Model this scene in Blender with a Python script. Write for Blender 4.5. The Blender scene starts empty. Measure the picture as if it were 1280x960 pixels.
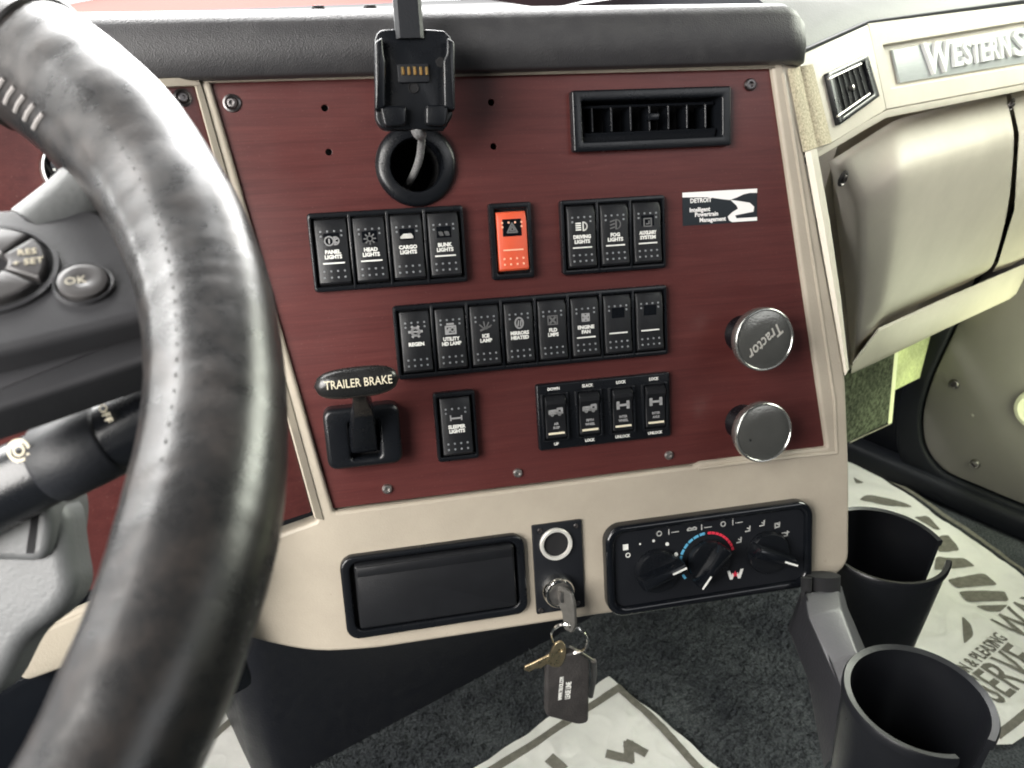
import bpy, bmesh, math, random
from mathutils import Vector as V, Matrix, noise
random.seed(7)
S = bpy.context.scene
C = S.collection
mm = 0.001
R = math.radians
TILT = R(16)
sT, cT = math.sin(TILT), math.cos(TILT)
# ------------------------------------------------------------------ camera
PM = Matrix(((1, 0, 0, 0), (0, sT, -cT, 0), (0, cT, sT, .58), (0, 0, 0, 1)))      # centre panel frame: x right, y up the panel, z out of it
CAM = PM @ V((-.10552715, .10843222, .53195700))
P3 = PM.to_3x3()
AX = (P3 @ V((0.18418427, -0.20037786, -0.9622499))).normalized()
RT = (P3 @ V((0.97812078, -0.05897623, 0.19950326))).normalized()
DN = AX.cross(RT).normalized()
cam = bpy.data.cameras.new('camera'); co = bpy.data.objects.new('camera', cam); C.objects.link(co); S.camera = co
cam.lens = 28.125; cam.sensor_width = 36; cam.clip_start = .02; cam.clip_end = 200
cam.dof.use_dof = True; cam.dof.focus_distance = .55; cam.dof.aperture_fstop = 16
m3 = Matrix((RT, -DN, -AX)).transposed()
co.matrix_world = Matrix.Translation(CAM) @ m3.to_4x4()
# ------------------------------------------------------------------ world, window light
LAT = V((.8746, .4848, 0)); FWD = V((-.4848, .8746, 0)); UP = V((0, 0, 1))           # the truck's own axes
W = bpy.data.worlds.new('World'); S.world = W; W.use_nodes = True
W.node_tree.nodes['Background'].inputs[0].default_value = (.86, .95, 1, 1)
W.node_tree.nodes['Background'].inputs[1].default_value = .045
def window_light(name, loc, aim, sx, sy, power, col):
    l = bpy.data.lights.new(name, 'AREA'); l.shape = 'RECTANGLE'; l.size = sx; l.size_y = sy; l.energy = power; l.color = col
    o = bpy.data.objects.new(name, l); C.objects.link(o); o.location = loc
    o.rotation_euler = (V(aim) - V(loc)).to_track_quat('-Z', 'Y').to_euler()
    return o
PO = V((0, 0, .58))
wsc = PO + FWD * .60 + LAT * .3 + UP * .57
window_light('windshield_daylight', wsc, wsc - FWD * .62 - UP * .40, 2.1, .72, 88, (1, .99, .965))
window_light('driver_window_daylight', PO - LAT * .95 - FWD * .18 + UP * .40, PO + UP * -.02, .62, .70, 35, (1, .97, .93))
window_light('passenger_window_daylight', PO + LAT * 1.25 - FWD * .32 + UP * .52, PO + LAT * .45 - FWD * .10 - UP * .25, .9, .85, 42, (.96, 1, .86))
window_light('rear_window_daylight', PO - FWD * 1.3 + LAT * .25 + UP * .85, PO, 1.0, .45, 4, (.97, .98, 1))
S.view_settings.view_transform = 'Standard'; S.view_settings.look = 'None'
S.view_settings.exposure = 0; S.view_settings.gamma = 1
S.cycles.max_bounces = 8; S.cycles.use_denoising = True
S.cycles.filter_width = 1.9

# ------------------------------------------------------------------ frames: planes of the place and pixel -> plane
class Frame:
    def __init__(s, M): s.M = M; s.I = M.inverted()
    def px(s, u, v, h=0):
        d = (RT * ((u - 640) / 1000) + DN * ((v - 480) / 1000) + AX)
        a = s.I @ CAM; b = s.I.to_3x3() @ d
        t = (h - a.z) / b.z
        p = a + b * t
        return V((p.x, p.y))
    def p3(s, u, v, h=0):
        q = s.px(u, v, h); return V((q.x, q.y, h))
    def w(s, u, v, h=0): return s.M @ s.p3(u, v, h)
def frame(org, x, y):
    x = V(x).normalized(); z = x.cross(V(y)).normalized(); y = z.cross(x)
    M = Matrix((x, y, z)).transposed().to_4x4(); M.translation = org
    return Frame(M)
FP = Frame(PM)
px = FP.px
FF = frame((0, 0, 0), (1, 0, 0), (0, 1, 0))                                    # floor
d1, d2 = FP.w(250, 97, .003), FP.w(402, 648, .003)
FL = frame(d1, LAT, d1 - d2)                                                   # driver side panel
a1, a2 = FP.w(981, 82, .002), FP.w(1005, 190, .002)
FA = frame(a1, (math.sin(R(54)), math.cos(R(54)), 0), a1 - a2)                                         # short return facet
b1, b2 = FA.w(1086, 36), FA.w(1107, 135)
FB = frame(FA.w(1097, 85), LAT, UP * .94 + FWD * .34)
FG = frame(FB.w(1108, 137), LAT, UP * .99 - FWD * .12)                                                   # passenger dash face
k1 = None

# ------------------------------------------------------------------ materials
def mat(name, col, rough=.5, metal=0, bump=0, bscale=200, var=0, vscale=30, spec=.5, coat=0, rvar=0, stretch=None, distort=0, grime=0):
    m = bpy.data.materials.new(name); m.use_nodes = True
    n = m.node_tree.nodes; l = m.node_tree.links; b = n['Principled BSDF']
    b.inputs['Base Color'].default_value = (*col, 1); b.inputs['Roughness'].default_value = rough
    b.inputs['Metallic'].default_value = metal; b.inputs['Specular IOR Level'].default_value = spec
    b.inputs['Coat Weight'].default_value = coat; b.inputs['Coat Roughness'].default_value = .12
    tc = n.new('ShaderNodeTexCoord'); src = tc.outputs['Object']
    if stretch:
        mp = n.new('ShaderNodeMapping'); mp.inputs['Scale'].default_value = stretch; l.new(src, mp.inputs[0]); src = mp.outputs[0]
    if var or rvar:
        t = n.new('ShaderNodeTexNoise'); t.inputs['Scale'].default_value = vscale; t.inputs['Detail'].default_value = 6; t.inputs['Roughness'].default_value = .65
        t.inputs['Distortion'].default_value = distort
        l.new(src, t.inputs[0])
        if var:
            r = n.new('ShaderNodeValToRGB'); l.new(t.outputs[0], r.inputs[0])
            r.color_ramp.elements[0].position = .3; r.color_ramp.elements[1].position = .7
            r.color_ramp.elements[0].color = (*[c * (1 - var) for c in col], 1); r.color_ramp.elements[1].color = (*[min(1, c * (1 + var)) for c in col], 1)
            l.new(r.outputs[0], b.inputs['Base Color'])
        if rvar:
            q = n.new('ShaderNodeMapRange'); q.inputs[1].default_value = .3; q.inputs[2].default_value = .7
            q.inputs[3].default_value = max(.02, rough - rvar); q.inputs[4].default_value = rough + rvar
            l.new(t.outputs[0], q.inputs[0]); l.new(q.outputs[0], b.inputs['Roughness'])
    if grime:
        g = n.new('ShaderNodeTexNoise'); g.inputs['Scale'].default_value = 11; g.inputs['Detail'].default_value = 9; g.inputs['Roughness'].default_value = .75; l.new(src, g.inputs[0])
        g2 = n.new('ShaderNodeTexNoise'); g2.inputs['Scale'].default_value = 260; g2.inputs['Detail'].default_value = 2; l.new(src, g2.inputs[0])
        r1 = n.new('ShaderNodeMapRange'); r1.inputs[1].default_value = .42; r1.inputs[2].default_value = .68; r1.inputs[3].default_value = 0; r1.inputs[4].default_value = grime; l.new(g.outputs[0], r1.inputs[0])
        r2 = n.new('ShaderNodeMapRange'); r2.inputs[1].default_value = .72; r2.inputs[2].default_value = .78; r2.inputs[3].default_value = 0; r2.inputs[4].default_value = grime * 1.6; l.new(g2.outputs[0], r2.inputs[0])
        ad = n.new('ShaderNodeMath'); ad.use_clamp = True; l.new(r1.outputs[0], ad.inputs[0]); l.new(r2.outputs[0], ad.inputs[1])
        mx = n.new('ShaderNodeMix'); mx.data_type = 'RGBA'; l.new(ad.outputs[0], mx.inputs[0]); mx.inputs[7].default_value = (col[0] * .42, col[1] * .38, col[2] * .34, 1)
        if b.inputs['Base Color'].links: l.new(b.inputs['Base Color'].links[0].from_socket, mx.inputs[6])
        else: mx.inputs[6].default_value = (*col, 1)
        l.new(mx.outputs[2], b.inputs['Base Color'])
    if bump:
        t2 = n.new('ShaderNodeTexNoise'); t2.inputs['Scale'].default_value = bscale; t2.inputs['Detail'].default_value = 3
        l.new(src, t2.inputs[0])
        bp = n.new('ShaderNodeBump'); bp.inputs['Strength'].default_value = bump; bp.inputs['Distance'].default_value = .0006
        l.new(t2.outputs[0], bp.inputs['Height']); l.new(bp.outputs[0], b.inputs['Normal'])
    return m
def wood(name):
    m = bpy.data.materials.new(name); m.use_nodes = True
    n = m.node_tree.nodes; l = m.node_tree.links; b = n['Principled BSDF']
    tc = n.new('ShaderNodeTexCoord')
    def nz(sc, scale, det=8, dist=0):
        mp = n.new('ShaderNodeMapping'); mp.inputs['Scale'].default_value = sc; l.new(tc.outputs['Object'], mp.inputs[0])
        t = n.new('ShaderNodeTexNoise'); t.inputs['Scale'].default_value = scale; t.inputs['Detail'].default_value = det; t.inputs['Roughness'].default_value = .65; t.inputs['Distortion'].default_value = dist
        l.new(mp.outputs[0], t.inputs[0]); return t.outputs[0]
    def ramp(src, stops):
        r = n.new('ShaderNodeValToRGB'); e = r.color_ramp.elements
        while len(e) < len(stops): e.new(.5)
        for q, (p, c) in zip(e, stops): q.position = p; q.color = (*c, 1)
        l.new(src, r.inputs[0]); return r.outputs[0]
    def mix(a, bb, f, mode='MULTIPLY'):
        x = n.new('ShaderNodeMix'); x.data_type = 'RGBA'; x.blend_type = mode
        for s, v in ((6, a), (7, bb)): l.new(v, x.inputs[s])
        if isinstance(f, float): x.inputs[0].default_value = f
        else: l.new(f, x.inputs[0])
        return x.outputs[2]
    fine = ramp(nz((9, 330, 330), 3, 6), [(.32, (.55, .5, .5)), (.62, (1.12, 1.08, 1.05))])
    broad = ramp(nz((3.5, 60, 60), 2.6, 8, .8), [(.3, (.062, .0158, .0152)), (.5, (.076, .0205, .0192)), (.72, (.092, .0262, .024))])
    c = mix(broad, fine, .32)
    dust = nz((1, 1, 1), 700, 3)
    dm = n.new('ShaderNodeMapRange'); dm.inputs[1].default_value = .62; dm.inputs[2].default_value = .85; dm.inputs[3].default_value = 0; dm.inputs[4].default_value = .16; l.new(dust, dm.inputs[0])
    pale = n.new('ShaderNodeRGB'); pale.outputs[0].default_value = (.5, .36, .34, 1)
    c = mix(c, pale.outputs[0], dm.outputs[0], 'MIX')
    l.new(c, b.inputs['Base Color'])
    rr = n.new('ShaderNodeMapRange'); rr.inputs[1].default_value = .3; rr.inputs[2].default_value = .7; rr.inputs[3].default_value = .30; rr.inputs[4].default_value = .46
    l.new(nz((1, 1, 1), 14, 6), rr.inputs[0]); l.new(rr.outputs[0], b.inputs['Roughness'])
    bp = n.new('ShaderNodeBump'); bp.inputs['Strength'].default_value = .12; bp.inputs['Distance'].default_value = .0004
    l.new(nz((12, 330, 330), 3, 4), bp.inputs['Height']); l.new(bp.outputs[0], b.inputs['Normal'])
    b.inputs['Specular IOR Level'].default_value = .33; b.inputs['Coat Weight'].default_value = .1; b.inputs['Coat Roughness'].default_value = .22
    return m
def carpet_mat(name, dark, light, sc=330):
    m = bpy.data.materials.new(name); m.use_nodes = True
    n = m.node_tree.nodes; l = m.node_tree.links; b = n['Principled BSDF']; b.inputs['Roughness'].default_value = .95; b.inputs['Specular IOR Level'].default_value = .1
    tc = n.new('ShaderNodeTexCoord')
    t = n.new('ShaderNodeTexNoise'); t.inputs['Scale'].default_value = sc; t.inputs['Detail'].default_value = 5; t.inputs['Roughness'].default_value = .75; l.new(tc.outputs['Object'], t.inputs[0])
    r = n.new('ShaderNodeValToRGB'); r.color_ramp.elements[0].position = .36; r.color_ramp.elements[1].position = .68
    r.color_ramp.elements[0].color = (*dark, 1); r.color_ramp.elements[1].color = (*light, 1); l.new(t.outputs[0], r.inputs[0])
    t3 = n.new('ShaderNodeTexNoise'); t3.inputs['Scale'].default_value = 9; t3.inputs['Detail'].default_value = 5; l.new(tc.outputs['Object'], t3.inputs[0])
    r3 = n.new('ShaderNodeValToRGB'); r3.color_ramp.elements[0].position = .35; r3.color_ramp.elements[1].position = .7
    r3.color_ramp.elements[0].color = (.6, .6, .62, 1); r3.color_ramp.elements[1].color = (1.25, 1.25, 1.2, 1); l.new(t3.outputs[0], r3.inputs[0])
    x = n.new('ShaderNodeMix'); x.data_type = 'RGBA'; x.blend_type = 'MULTIPLY'; x.inputs[0].default_value = 1; l.new(r.outputs[0], x.inputs[6]); l.new(r3.outputs[0], x.inputs[7])
    l.new(x.outputs[2], b.inputs['Base Color'])
    bp = n.new('ShaderNodeBump'); bp.inputs['Strength'].default_value = 1; bp.inputs['Distance'].default_value = .004; l.new(t.outputs[0], bp.inputs['Height']); l.new(bp.outputs[0], b.inputs['Normal'])
    return m
def leather_mat(name, col, worn, rough=.42, scale=520, bump=.5):
    m = bpy.data.materials.new(name); m.use_nodes = True
    n = m.node_tree.nodes; l = m.node_tree.links; b = n['Principled BSDF']
    tc = n.new('ShaderNodeTexCoord')
    vo = n.new('ShaderNodeTexVoronoi'); vo.inputs['Scale'].default_value = scale; l.new(tc.outputs['Object'], vo.inputs[0])
    t = n.new('ShaderNodeTexNoise'); t.inputs['Scale'].default_value = 70; t.inputs['Detail'].default_value = 9; t.inputs['Roughness'].default_value = .7; l.new(tc.outputs['Object'], t.inputs[0])
    r = n.new('ShaderNodeValToRGB'); r.color_ramp.elements[0].position = .45; r.color_ramp.elements[1].position = .75
    r.color_ramp.elements[0].color = (*col, 1); r.color_ramp.elements[1].color = (*worn, 1); l.new(t.outputs[0], r.inputs[0]); l.new(r.outputs[0], b.inputs['Base Color'])
    q = n.new('ShaderNodeMapRange'); q.inputs[1].default_value = .3; q.inputs[2].default_value = .7; q.inputs[3].default_value = rough - .06; q.inputs[4].default_value = rough + .08; l.new(t.outputs[0], q.inputs[0]); l.new(q.outputs[0], b.inputs['Roughness'])
    ad = n.new('ShaderNodeMath'); ad.operation = 'MULTIPLY_ADD'; ad.inputs[1].default_value = 1.3; l.new(t.outputs[0], ad.inputs[0]); l.new(vo.outputs['Distance'], ad.inputs[2])
    bp = n.new('ShaderNodeBump'); bp.inputs['Strength'].default_value = bump; bp.inputs['Distance'].default_value = .0008; l.new(ad.outputs[0], bp.inputs['Height']); l.new(bp.outputs[0], b.inputs['Normal'])
    return m
M_WOOD = wood('mahogany_veneer')
M_TAN = mat('tan_plastic', (.375, .332, .268), .42, bump=.35, bscale=900, var=.06, vscale=18, spec=.4, grime=.13)
M_TANP = mat('tan_dash_plastic', (.63, .58, .49), .5, bump=.4, bscale=1100, var=.05, vscale=14, spec=.4, grime=.08)
M_PAD = leather_mat('grained_dash_pad', (.030, .0292, .031), (.038, .037, .038), .44, 1300, .3)
M_DASHTOP = mat('dash_top_plastic', (.07, .07, .07), .6, bump=.4, bscale=500, var=.08)
M_BLK = mat('black_plastic', (.005, .0058, .0075), .28, spec=.4, bump=.15, bscale=900, rvar=.06)
M_ROCK = mat('rocker_plastic', (.0085, .009, .0105), .38, spec=.32, bump=.25, bscale=1500, var=.15, vscale=60)
M_GLOSS = mat('glossy_black_plastic', (.004, .0048, .0065), .17, rvar=.08, vscale=40)
M_MATTE = mat('matte_black_plastic', (.006, .007, .0095), .52, spec=.35, bump=.2, bscale=600)
M_VINYL = leather_mat('dark_vinyl', (.010, .011, .015), (.014, .015, .018), .45, 400, .2)
M_DARK = mat('dark_void', (.004, .004, .005), .9)
M_WHT = mat('white_print', (.72, .72, .68), .6, var=.1, vscale=300)
M_GREYP = mat('grey_print', (.30, .30, .30), .6, var=.1, vscale=300)
M_DIMP = mat('dim_grey_print', (.12, .12, .12), .6, var=.1, vscale=300)
M_DOT = mat('grip_dot_plastic', (.20, .21, .22), .4)
M_CREAM = mat('cream_print', (.70, .64, .48), .6)
M_ORANGE = mat('orange_plastic', (.60, .085, .034), .4, bump=.15, bscale=900, var=.06, vscale=60)
M_CHROME = mat('chrome', (.78, .77, .74), .14, 1, rvar=.06, vscale=90)
M_STEEL = mat('dull_steel', (.42, .40, .38), .38, 1, rvar=.12, vscale=160, var=.2)
M_SCREW = mat('dark_screw_steel', (.16, .15, .15), .38, 1, rvar=.1, vscale=300, var=.25)
M_BRASS = mat('brass', (.72, .58, .36), .32, 1, rvar=.1, vscale=200, var=.15)
M_RIM = mat('bright_knob_rim', (.42, .42, .40), .22, .9, rvar=.08, vscale=200)
M_KNOB = mat('grey_knob_metal', (.22, .22, .205), .27, .8, bump=.3, bscale=700, var=.12, vscale=70)
M_GOLD = mat('gold_contact', (.85, .56, .22), .3, 1)
M_LEATHER = leather_mat('worn_wheel_leather', (.0095, .0093, .0096), (.020, .0155, .0135), .29, 1700, .08)
M_THREAD = mat('grey_thread', (.16, .15, .145), .8)
M_PADDLE = mat('wheel_spoke_plastic', (.022, .022, .024), .42, bump=.12, bscale=900, var=.1)
M_BUTTON = mat('wheel_button_plastic', (.038, .036, .036), .36, var=.1, vscale=80)
M_SHROUD = mat('grey_column_plastic', (.085, .088, .09), .5, bump=.3, bscale=600, var=.06)
M_PAPER = mat('paper', (.90, .90, .86), .85, bump=.5, bscale=90, var=.05, vscale=20, spec=.2)
M_INK = mat('grey_brown_ink', (.13, .125, .105), .9, var=.3, vscale=120, spec=.1)
M_CARPET = carpet_mat('grey_carpet', (.022, .025, .030), (.135, .148, .155))
M_WEAVE = carpet_mat('green_grey_felt', (.012, .016, .012), (.20, .23, .16), 130)
M_SUNFELT = carpet_mat('sunlit_felt_color', (.52, .58, .30), (.78, .84, .50), 150)  # sunlight on the side panel put into this pale yellow green
M_KICK = mat('grey_kick_plastic', (.15, .142, .128), .6, bump=.35, bscale=500, var=.05, vscale=8)
M_RUBBER = mat('black_rubber', (.005, .0062, .009), .6, spec=.25, bump=.2, bscale=300)
M_CUP = mat('cup_plastic', (.006, .0065, .008), .34, spec=.35, rvar=.08, vscale=30, bump=.1, bscale=500)
M_BRKT = mat('grey_bracket_plastic', (.09, .09, .095), .4, bump=.3, bscale=600, var=.08)
M_CORD = mat('grey_braid', (.22, .22, .22), .5, bump=1, bscale=1500, var=.6, vscale=900)
M_FOB = leather_mat('brown_black_leather', (.034, .031, .030), (.055, .05, .047), .5, 900, .4)
M_MESH = mat('cream_speaker_cloth', (.47, .41, .29), .85, var=.5, vscale=620, bump=.8, bscale=620)
M_RED = mat('red_paint', (.66, .12, .10), .6, spec=.2)
M_BLUE = mat('blue_print', (.10, .36, .55), .5)
M_REDP = mat('red_print', (.62, .03, .06), .5)
M_GLASS = mat('dark_gauge_glass', (.01, .01, .012), .06)
M_STICK = mat('sticker_white', (.80, .78, .76), .35)
M_STICKB = mat('sticker_black', (.012, .016, .02), .3)

# ------------------------------------------------------------------ mesh helpers (all in frame coordinates, metres)
def ngon(bm, pts): 
    try: return bm.faces.new([bm.verts.new(p) for p in pts])
    except ValueError: return None
def loft(bm, rings, cap0=True, cap1=True, closed=True, wrap=False):
    vs = [[bm.verts.new(p) for p in r] for r in rings]
    seq = list(zip(vs[:-1], vs[1:])) + ([(vs[-1], vs[0])] if wrap else [])
    for a, b in seq:
        n = len(a)
        for i in range(n if closed else n - 1):
            j = (i + 1) % n
            try: bm.faces.new((a[i], a[j], b[j], b[i]))
            except ValueError: pass
    if cap0 and closed: bm.faces.new(list(reversed(vs[0])))
    if cap1 and closed: bm.faces.new(vs[-1])
def rbox(bm, x0, x1, y0, y1, z0, z1, bev=0, seg=2):
    t = bmesh.new()
    v = [t.verts.new(p) for p in ((x0, y0, z0), (x1, y0, z0), (x1, y1, z0), (x0, y1, z0), (x0, y0, z1), (x1, y0, z1), (x1, y1, z1), (x0, y1, z1))]
    for f in ((3, 2, 1, 0), (4, 5, 6, 7), (0, 1, 5, 4), (1, 2, 6, 5), (2, 3, 7, 6), (3, 0, 4, 7)): t.faces.new([v[i] for i in f])
    if bev: bmesh.ops.bevel(t, geom=list(t.edges), offset=bev, segments=seg, profile=.5, affect='EDGES')
    merge(bm, t)
def merge(bm, t):
    me = bpy.data.meshes.new('tmp'); t.to_mesh(me); t.free(); bm.from_mesh(me); bpy.data.meshes.remove(me)
def rrect(x0, x1, y0, y1, r, n=5):
    o = []
    for cx, cy, a in ((x1 - r, y1 - r, 0), (x0 + r, y1 - r, 90), (x0 + r, y0 + r, 180), (x1 - r, y0 + r, 270)):
        for i in range(n + 1):
            t = R(a + 90 * i / n); o.append(V((cx + r * math.cos(t), cy + r * math.sin(t))))
    return o
def area(p): return sum(p[i].x * p[(i + 1) % len(p)].y - p[(i + 1) % len(p)].x * p[i].y for i in range(len(p))) / 2
def ccw(p): return p if area(p) > 0 else list(reversed(p))
def inset(p, d):
    n = len(p); o = []
    for i in range(n):
        a, b, c = p[i - 1], p[i], p[(i + 1) % n]
        e, f = (b - a), (c - b)
        if e.length < 1e-9: e = f
        if f.length < 1e-9: f = e
        e = e.normalized(); f = f.normalized()
        n1, n2 = V((-e.y, e.x)), V((-f.y, f.x)); s = n1 + n2
        k = max(.35, s.dot(n1)) if s.length > 1e-6 else 1
        o.append(b + s * (d / k))
    return o
def roundpoly(pts, r, n=4):
    pts = ccw([V(p) for p in pts]); o = []; N = len(pts)
    rr = r if isinstance(r, (list, tuple)) else [r] * N
    for i in range(N):
        a, b, c = pts[i - 1], pts[i], pts[(i + 1) % N]
        e, f = (a - b), (c - b); q = min(rr[i], e.length * .48, f.length * .48)
        p0, p1 = b + e.normalized() * q, b + f.normalized() * q
        for k in range(n + 1):
            t = k / n; o.append(p0 * (1 - t) ** 2 + b * 2 * t * (1 - t) + p1 * t * t)
    return o
def z2(p, z): return [V((q.x, q.y, z)) for q in p]
def plate(bm, out, z0, z1, bev=0, seg=3):
    out = ccw(out); rings = [z2(out, z0)]
    if bev:
        for k in range(seg + 1):
            t = R(90 * k / seg); rings.append(z2(inset(out, bev * (1 - math.cos(t))), z1 - bev + bev * math.sin(t)))
    else: rings.append(z2(out, z1))
    loft(bm, rings)
def ringplate(bm, out, inn, z0, z1, bev=0, seg=3, zin=None, flat=1):
    """raised frame between two outlines of equal point count; inner wall goes down to zin"""
    out, inn = ccw(out), ccw(inn); zin = z0 if zin is None else zin
    rings = [z2(out, z0)]
    for k in range(seg + 1):
        t = R(90 * k / seg); rings.append(z2(inset(out, flat * bev * (1 - math.cos(t))), z1 - bev + bev * math.sin(t)))
    for k in range(seg, -1, -1):
        t = R(90 * k / seg); rings.append(z2(inset(inn, -bev * (1 - math.cos(t))), z1 - bev + bev * math.sin(t)))
    rings.append(z2(inn, zin))
    loft(bm, rings, False, False)
def circle(cx, cy, r, n=40): return [V((cx + r * math.cos(2 * math.pi * i / n), cy + r * math.sin(2 * math.pi * i / n))) for i in range(n)]
def lathe(bm, cx, cy, prof, n=40, a0=0, a1=360):
    full = abs(a1 - a0) >= 359.9; m = n if full else n + 1
    rings = [[V((cx + r * math.cos(R(a0 + (a1 - a0) * i / n)), cy + r * math.sin(R(a0 + (a1 - a0) * i / n)), z)) for i in range(m)] for r, z in prof]
    loft(bm, rings, False, False, closed=full)
def tube(bm, pts, r, n=10, caps=True):
    pts = [V(p) for p in pts]; rings = []; prev = None
    for i, p in enumerate(pts):
        t = (pts[min(i + 1, len(pts) - 1)] - pts[max(i - 1, 0)]).normalized()
        if prev is None:
            u = t.orthogonal().normalized()
        else: u = (prev - t * prev.dot(t)).normalized()
        prev = u; w = t.cross(u); q = r[i] if isinstance(r, (list, tuple)) else r
        rings.append([p + (u * math.cos(2 * math.pi * k / n) + w * math.sin(2 * math.pi * k / n)) * q for k in range(n)])
    loft(bm, rings, caps, caps)
def bez(p0, p1, p2, p3, n=16): return [V(p0) * (1 - t) ** 3 + V(p1) * 3 * t * (1 - t) ** 2 + V(p2) * 3 * t * t * (1 - t) + V(p3) * t ** 3 for t in [i / n for i in range(n + 1)]]
def holed(bm, outer, holes, z0, z1, bev=0):
    cu = bpy.data.curves.new('tmp', 'CURVE'); cu.dimensions = '2D'; cu.fill_mode = 'BOTH'
    for p in [outer] + holes:
        s = cu.splines.new('POLY'); s.points.add(len(p) - 1); s.use_cyclic_u = True
        for q, a in zip(s.points, p): q.co = (a.x, a.y, 0, 1)
    cu.extrude = (z1 - z0) / 2 - bev; cu.bevel_depth = bev; cu.bevel_resolution = 2; cu.offset = -bev
    o = bpy.data.objects.new('tmp', cu); me = bpy.data.meshes.new_from_object(o)
    me.transform(Matrix.Translation((0, 0, (z0 + z1) / 2))); bm.from_mesh(me)
    bpy.data.objects.remove(o); bpy.data.curves.remove(cu); bpy.data.meshes.remove(me)
def text(bm, s, size, x, y, z, rot=0, ext=.00008, bold=0, shear=0, sx=1, space=1, align='CENTER', line=.8, conv=None):
    cu = bpy.data.curves.new('tmp', 'FONT'); cu.body = s; cu.size = size; cu.extrude = ext; cu.align_x = align; cu.align_y = 'CENTER'
    cu.resolution_u = 2; cu.offset = bold; cu.shear = shear; cu.space_character = space; cu.space_line = line
    o = bpy.data.objects.new('tmp', cu); me = bpy.data.meshes.new_from_object(o)
    me.transform(Matrix.Translation((x, y, z)) @ Matrix.Rotation(rot, 4, 'Z') @ Matrix.Diagonal((sx, 1, 1, 1)))
    bm.from_mesh(me); bpy.data.objects.remove(o); bpy.data.curves.remove(cu); bpy.data.meshes.remove(me)
def stroke(bm, pts, w, z, ext=.00015):
    pts = [V(p) for p in pts]
    for a, b in zip(pts[:-1], pts[1:]):
        d = (b - a).normalized(); nrm = V((-d.y, d.x)) * w / 2; a2, b2 = a - d * w * .3, b + d * w * .3
        loft(bm, [z2([a2 - nrm, b2 - nrm, b2 + nrm, a2 + nrm], z - ext), z2([a2 - nrm, b2 - nrm, b2 + nrm, a2 + nrm], z + ext)])
ORG = {}
def thing(name, label, cat, F, org, group=None):
    o = bpy.data.objects.new(name, None); C.objects.link(o); org = V(org)
    o.matrix_world = F.M @ Matrix.Translation(org); o.empty_display_size = .01
    o['label'] = label; o['category'] = cat
    if group: o['group'] = group
    ORG[o] = (F, org); return o
def part(name, bm, m, parent, F=None, smooth=35, label=None, kind=None, norm=True, org=None):
    """vertices given in frame F (default the parent's frame); becomes one mesh object under parent"""
    if norm: bmesh.ops.recalc_face_normals(bm, faces=bm.faces)
    me = bpy.data.meshes.new(name)
    if parent is None:
        org = V(org) if org is not None else V((0, 0, 0))
        bm.to_mesh(me); bm.free(); me.transform(Matrix.Translation(-org)); o = bpy.data.objects.new(name, me); C.objects.link(o); o.matrix_world = F.M @ Matrix.Translation(org); ORG[o] = (F, org)
    else:
        pF, po = ORG[parent]; bm.to_mesh(me); bm.free()
        T = Matrix.Translation(-po)
        if F is not None and F is not pF: T = T @ pF.I @ F.M
        me.transform(T)
        o = bpy.data.objects.new(name, me); C.objects.link(o); o.parent = parent; ORG[o] = (pF, po)
    for p in me.polygons: p.use_smooth = True
    me.set_sharp_from_angle(angle=R(smooth))
    ms = m if isinstance(m, (list, tuple)) else [m]
    for q in ms: me.materials.append(q)
    if label: o['label'] = label
    if kind: o['kind'] = kind
    return o
def B(): return bmesh.new()
def screw_head(bm, x, y, z, r, washer=False, socket=True):
    if washer: lathe(bm, x, y, [(r * 1.75, z), (r * 1.7, z + r * .35), (r * 1.35, z + r * .5), (r * 1.05, z + r * .2)], 28)
    zz = z + (r * .25 if washer else 0)
    lathe(bm, x, y, [(r, zz), (r * .98, zz + r * .3), (r * .8, zz + r * .55), (r * .48, zz + r * .62), (r * .42, zz + r * .6), (r * .38, zz + r * .15), (0.00001, zz + r * .12)], 24)
def prect(TL, TR, BR, BL, h0=0, h1=.005):
    """axis-aligned rectangle on the centre panel read from four picture corners (left and top edges at height h0, right and bottom at h1)"""
    x0 = (px(*TL, h0).x + px(*BL, h0).x) / 2; x1 = (px(*TR, h1).x + px(*BR, h1).x) / 2
    y1 = (px(*TL, h0).y + px(*TR, h0).y) / 2; y0 = (px(*BL, h1).y + px(*BR, h1).y) / 2
    return x0, x1, y0, y1

# ================================================================== floor and the dark lower structure
bm = B(); rbox(bm, -1.6, 2.2, -1.2, 2.2, -.05, 0)
carpet = part('floor_carpet', bm, M_CARPET, None, FF); carpet['kind'] = 'structure'; carpet['label'] = 'dark grey fleecy carpet on the cab floor'

# short carpet pile where the carpet is in view
rng = random.Random(3); bm = B()
def inside_px(w):
    d = w - CAM; z = d.dot(AX)
    return V((d.dot(RT) / z * 1000 + 640, d.dot(DN) / z * 1000 + 480))
made = 0
for _ in range(90000):
    q = V((rng.uniform(-.45, .75), rng.uniform(.05, 1.1), 0)); s = inside_px(q)
    if not (380 < s.x < 1290 and 730 < s.y < 985): continue
    a = rng.uniform(0, 6.28); w = rng.uniform(.0010, .0022); h = rng.uniform(.003, .0065); t = V((rng.uniform(-1, 1), rng.uniform(-1, 1), 0)) * .004
    d = V((math.cos(a), math.sin(a), 0)) * w
    v = [bm.verts.new(p) for p in (q - d, q + d, q + t + V((0, 0, h)))]; bm.faces.new(v); made += 1
pile = part('carpet_pile', bm, M_CARPET, None, FF, norm=False); pile['kind'] = 'stuff'; pile['label'] = 'short grey carpet fibres covering the cab floor'

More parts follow.
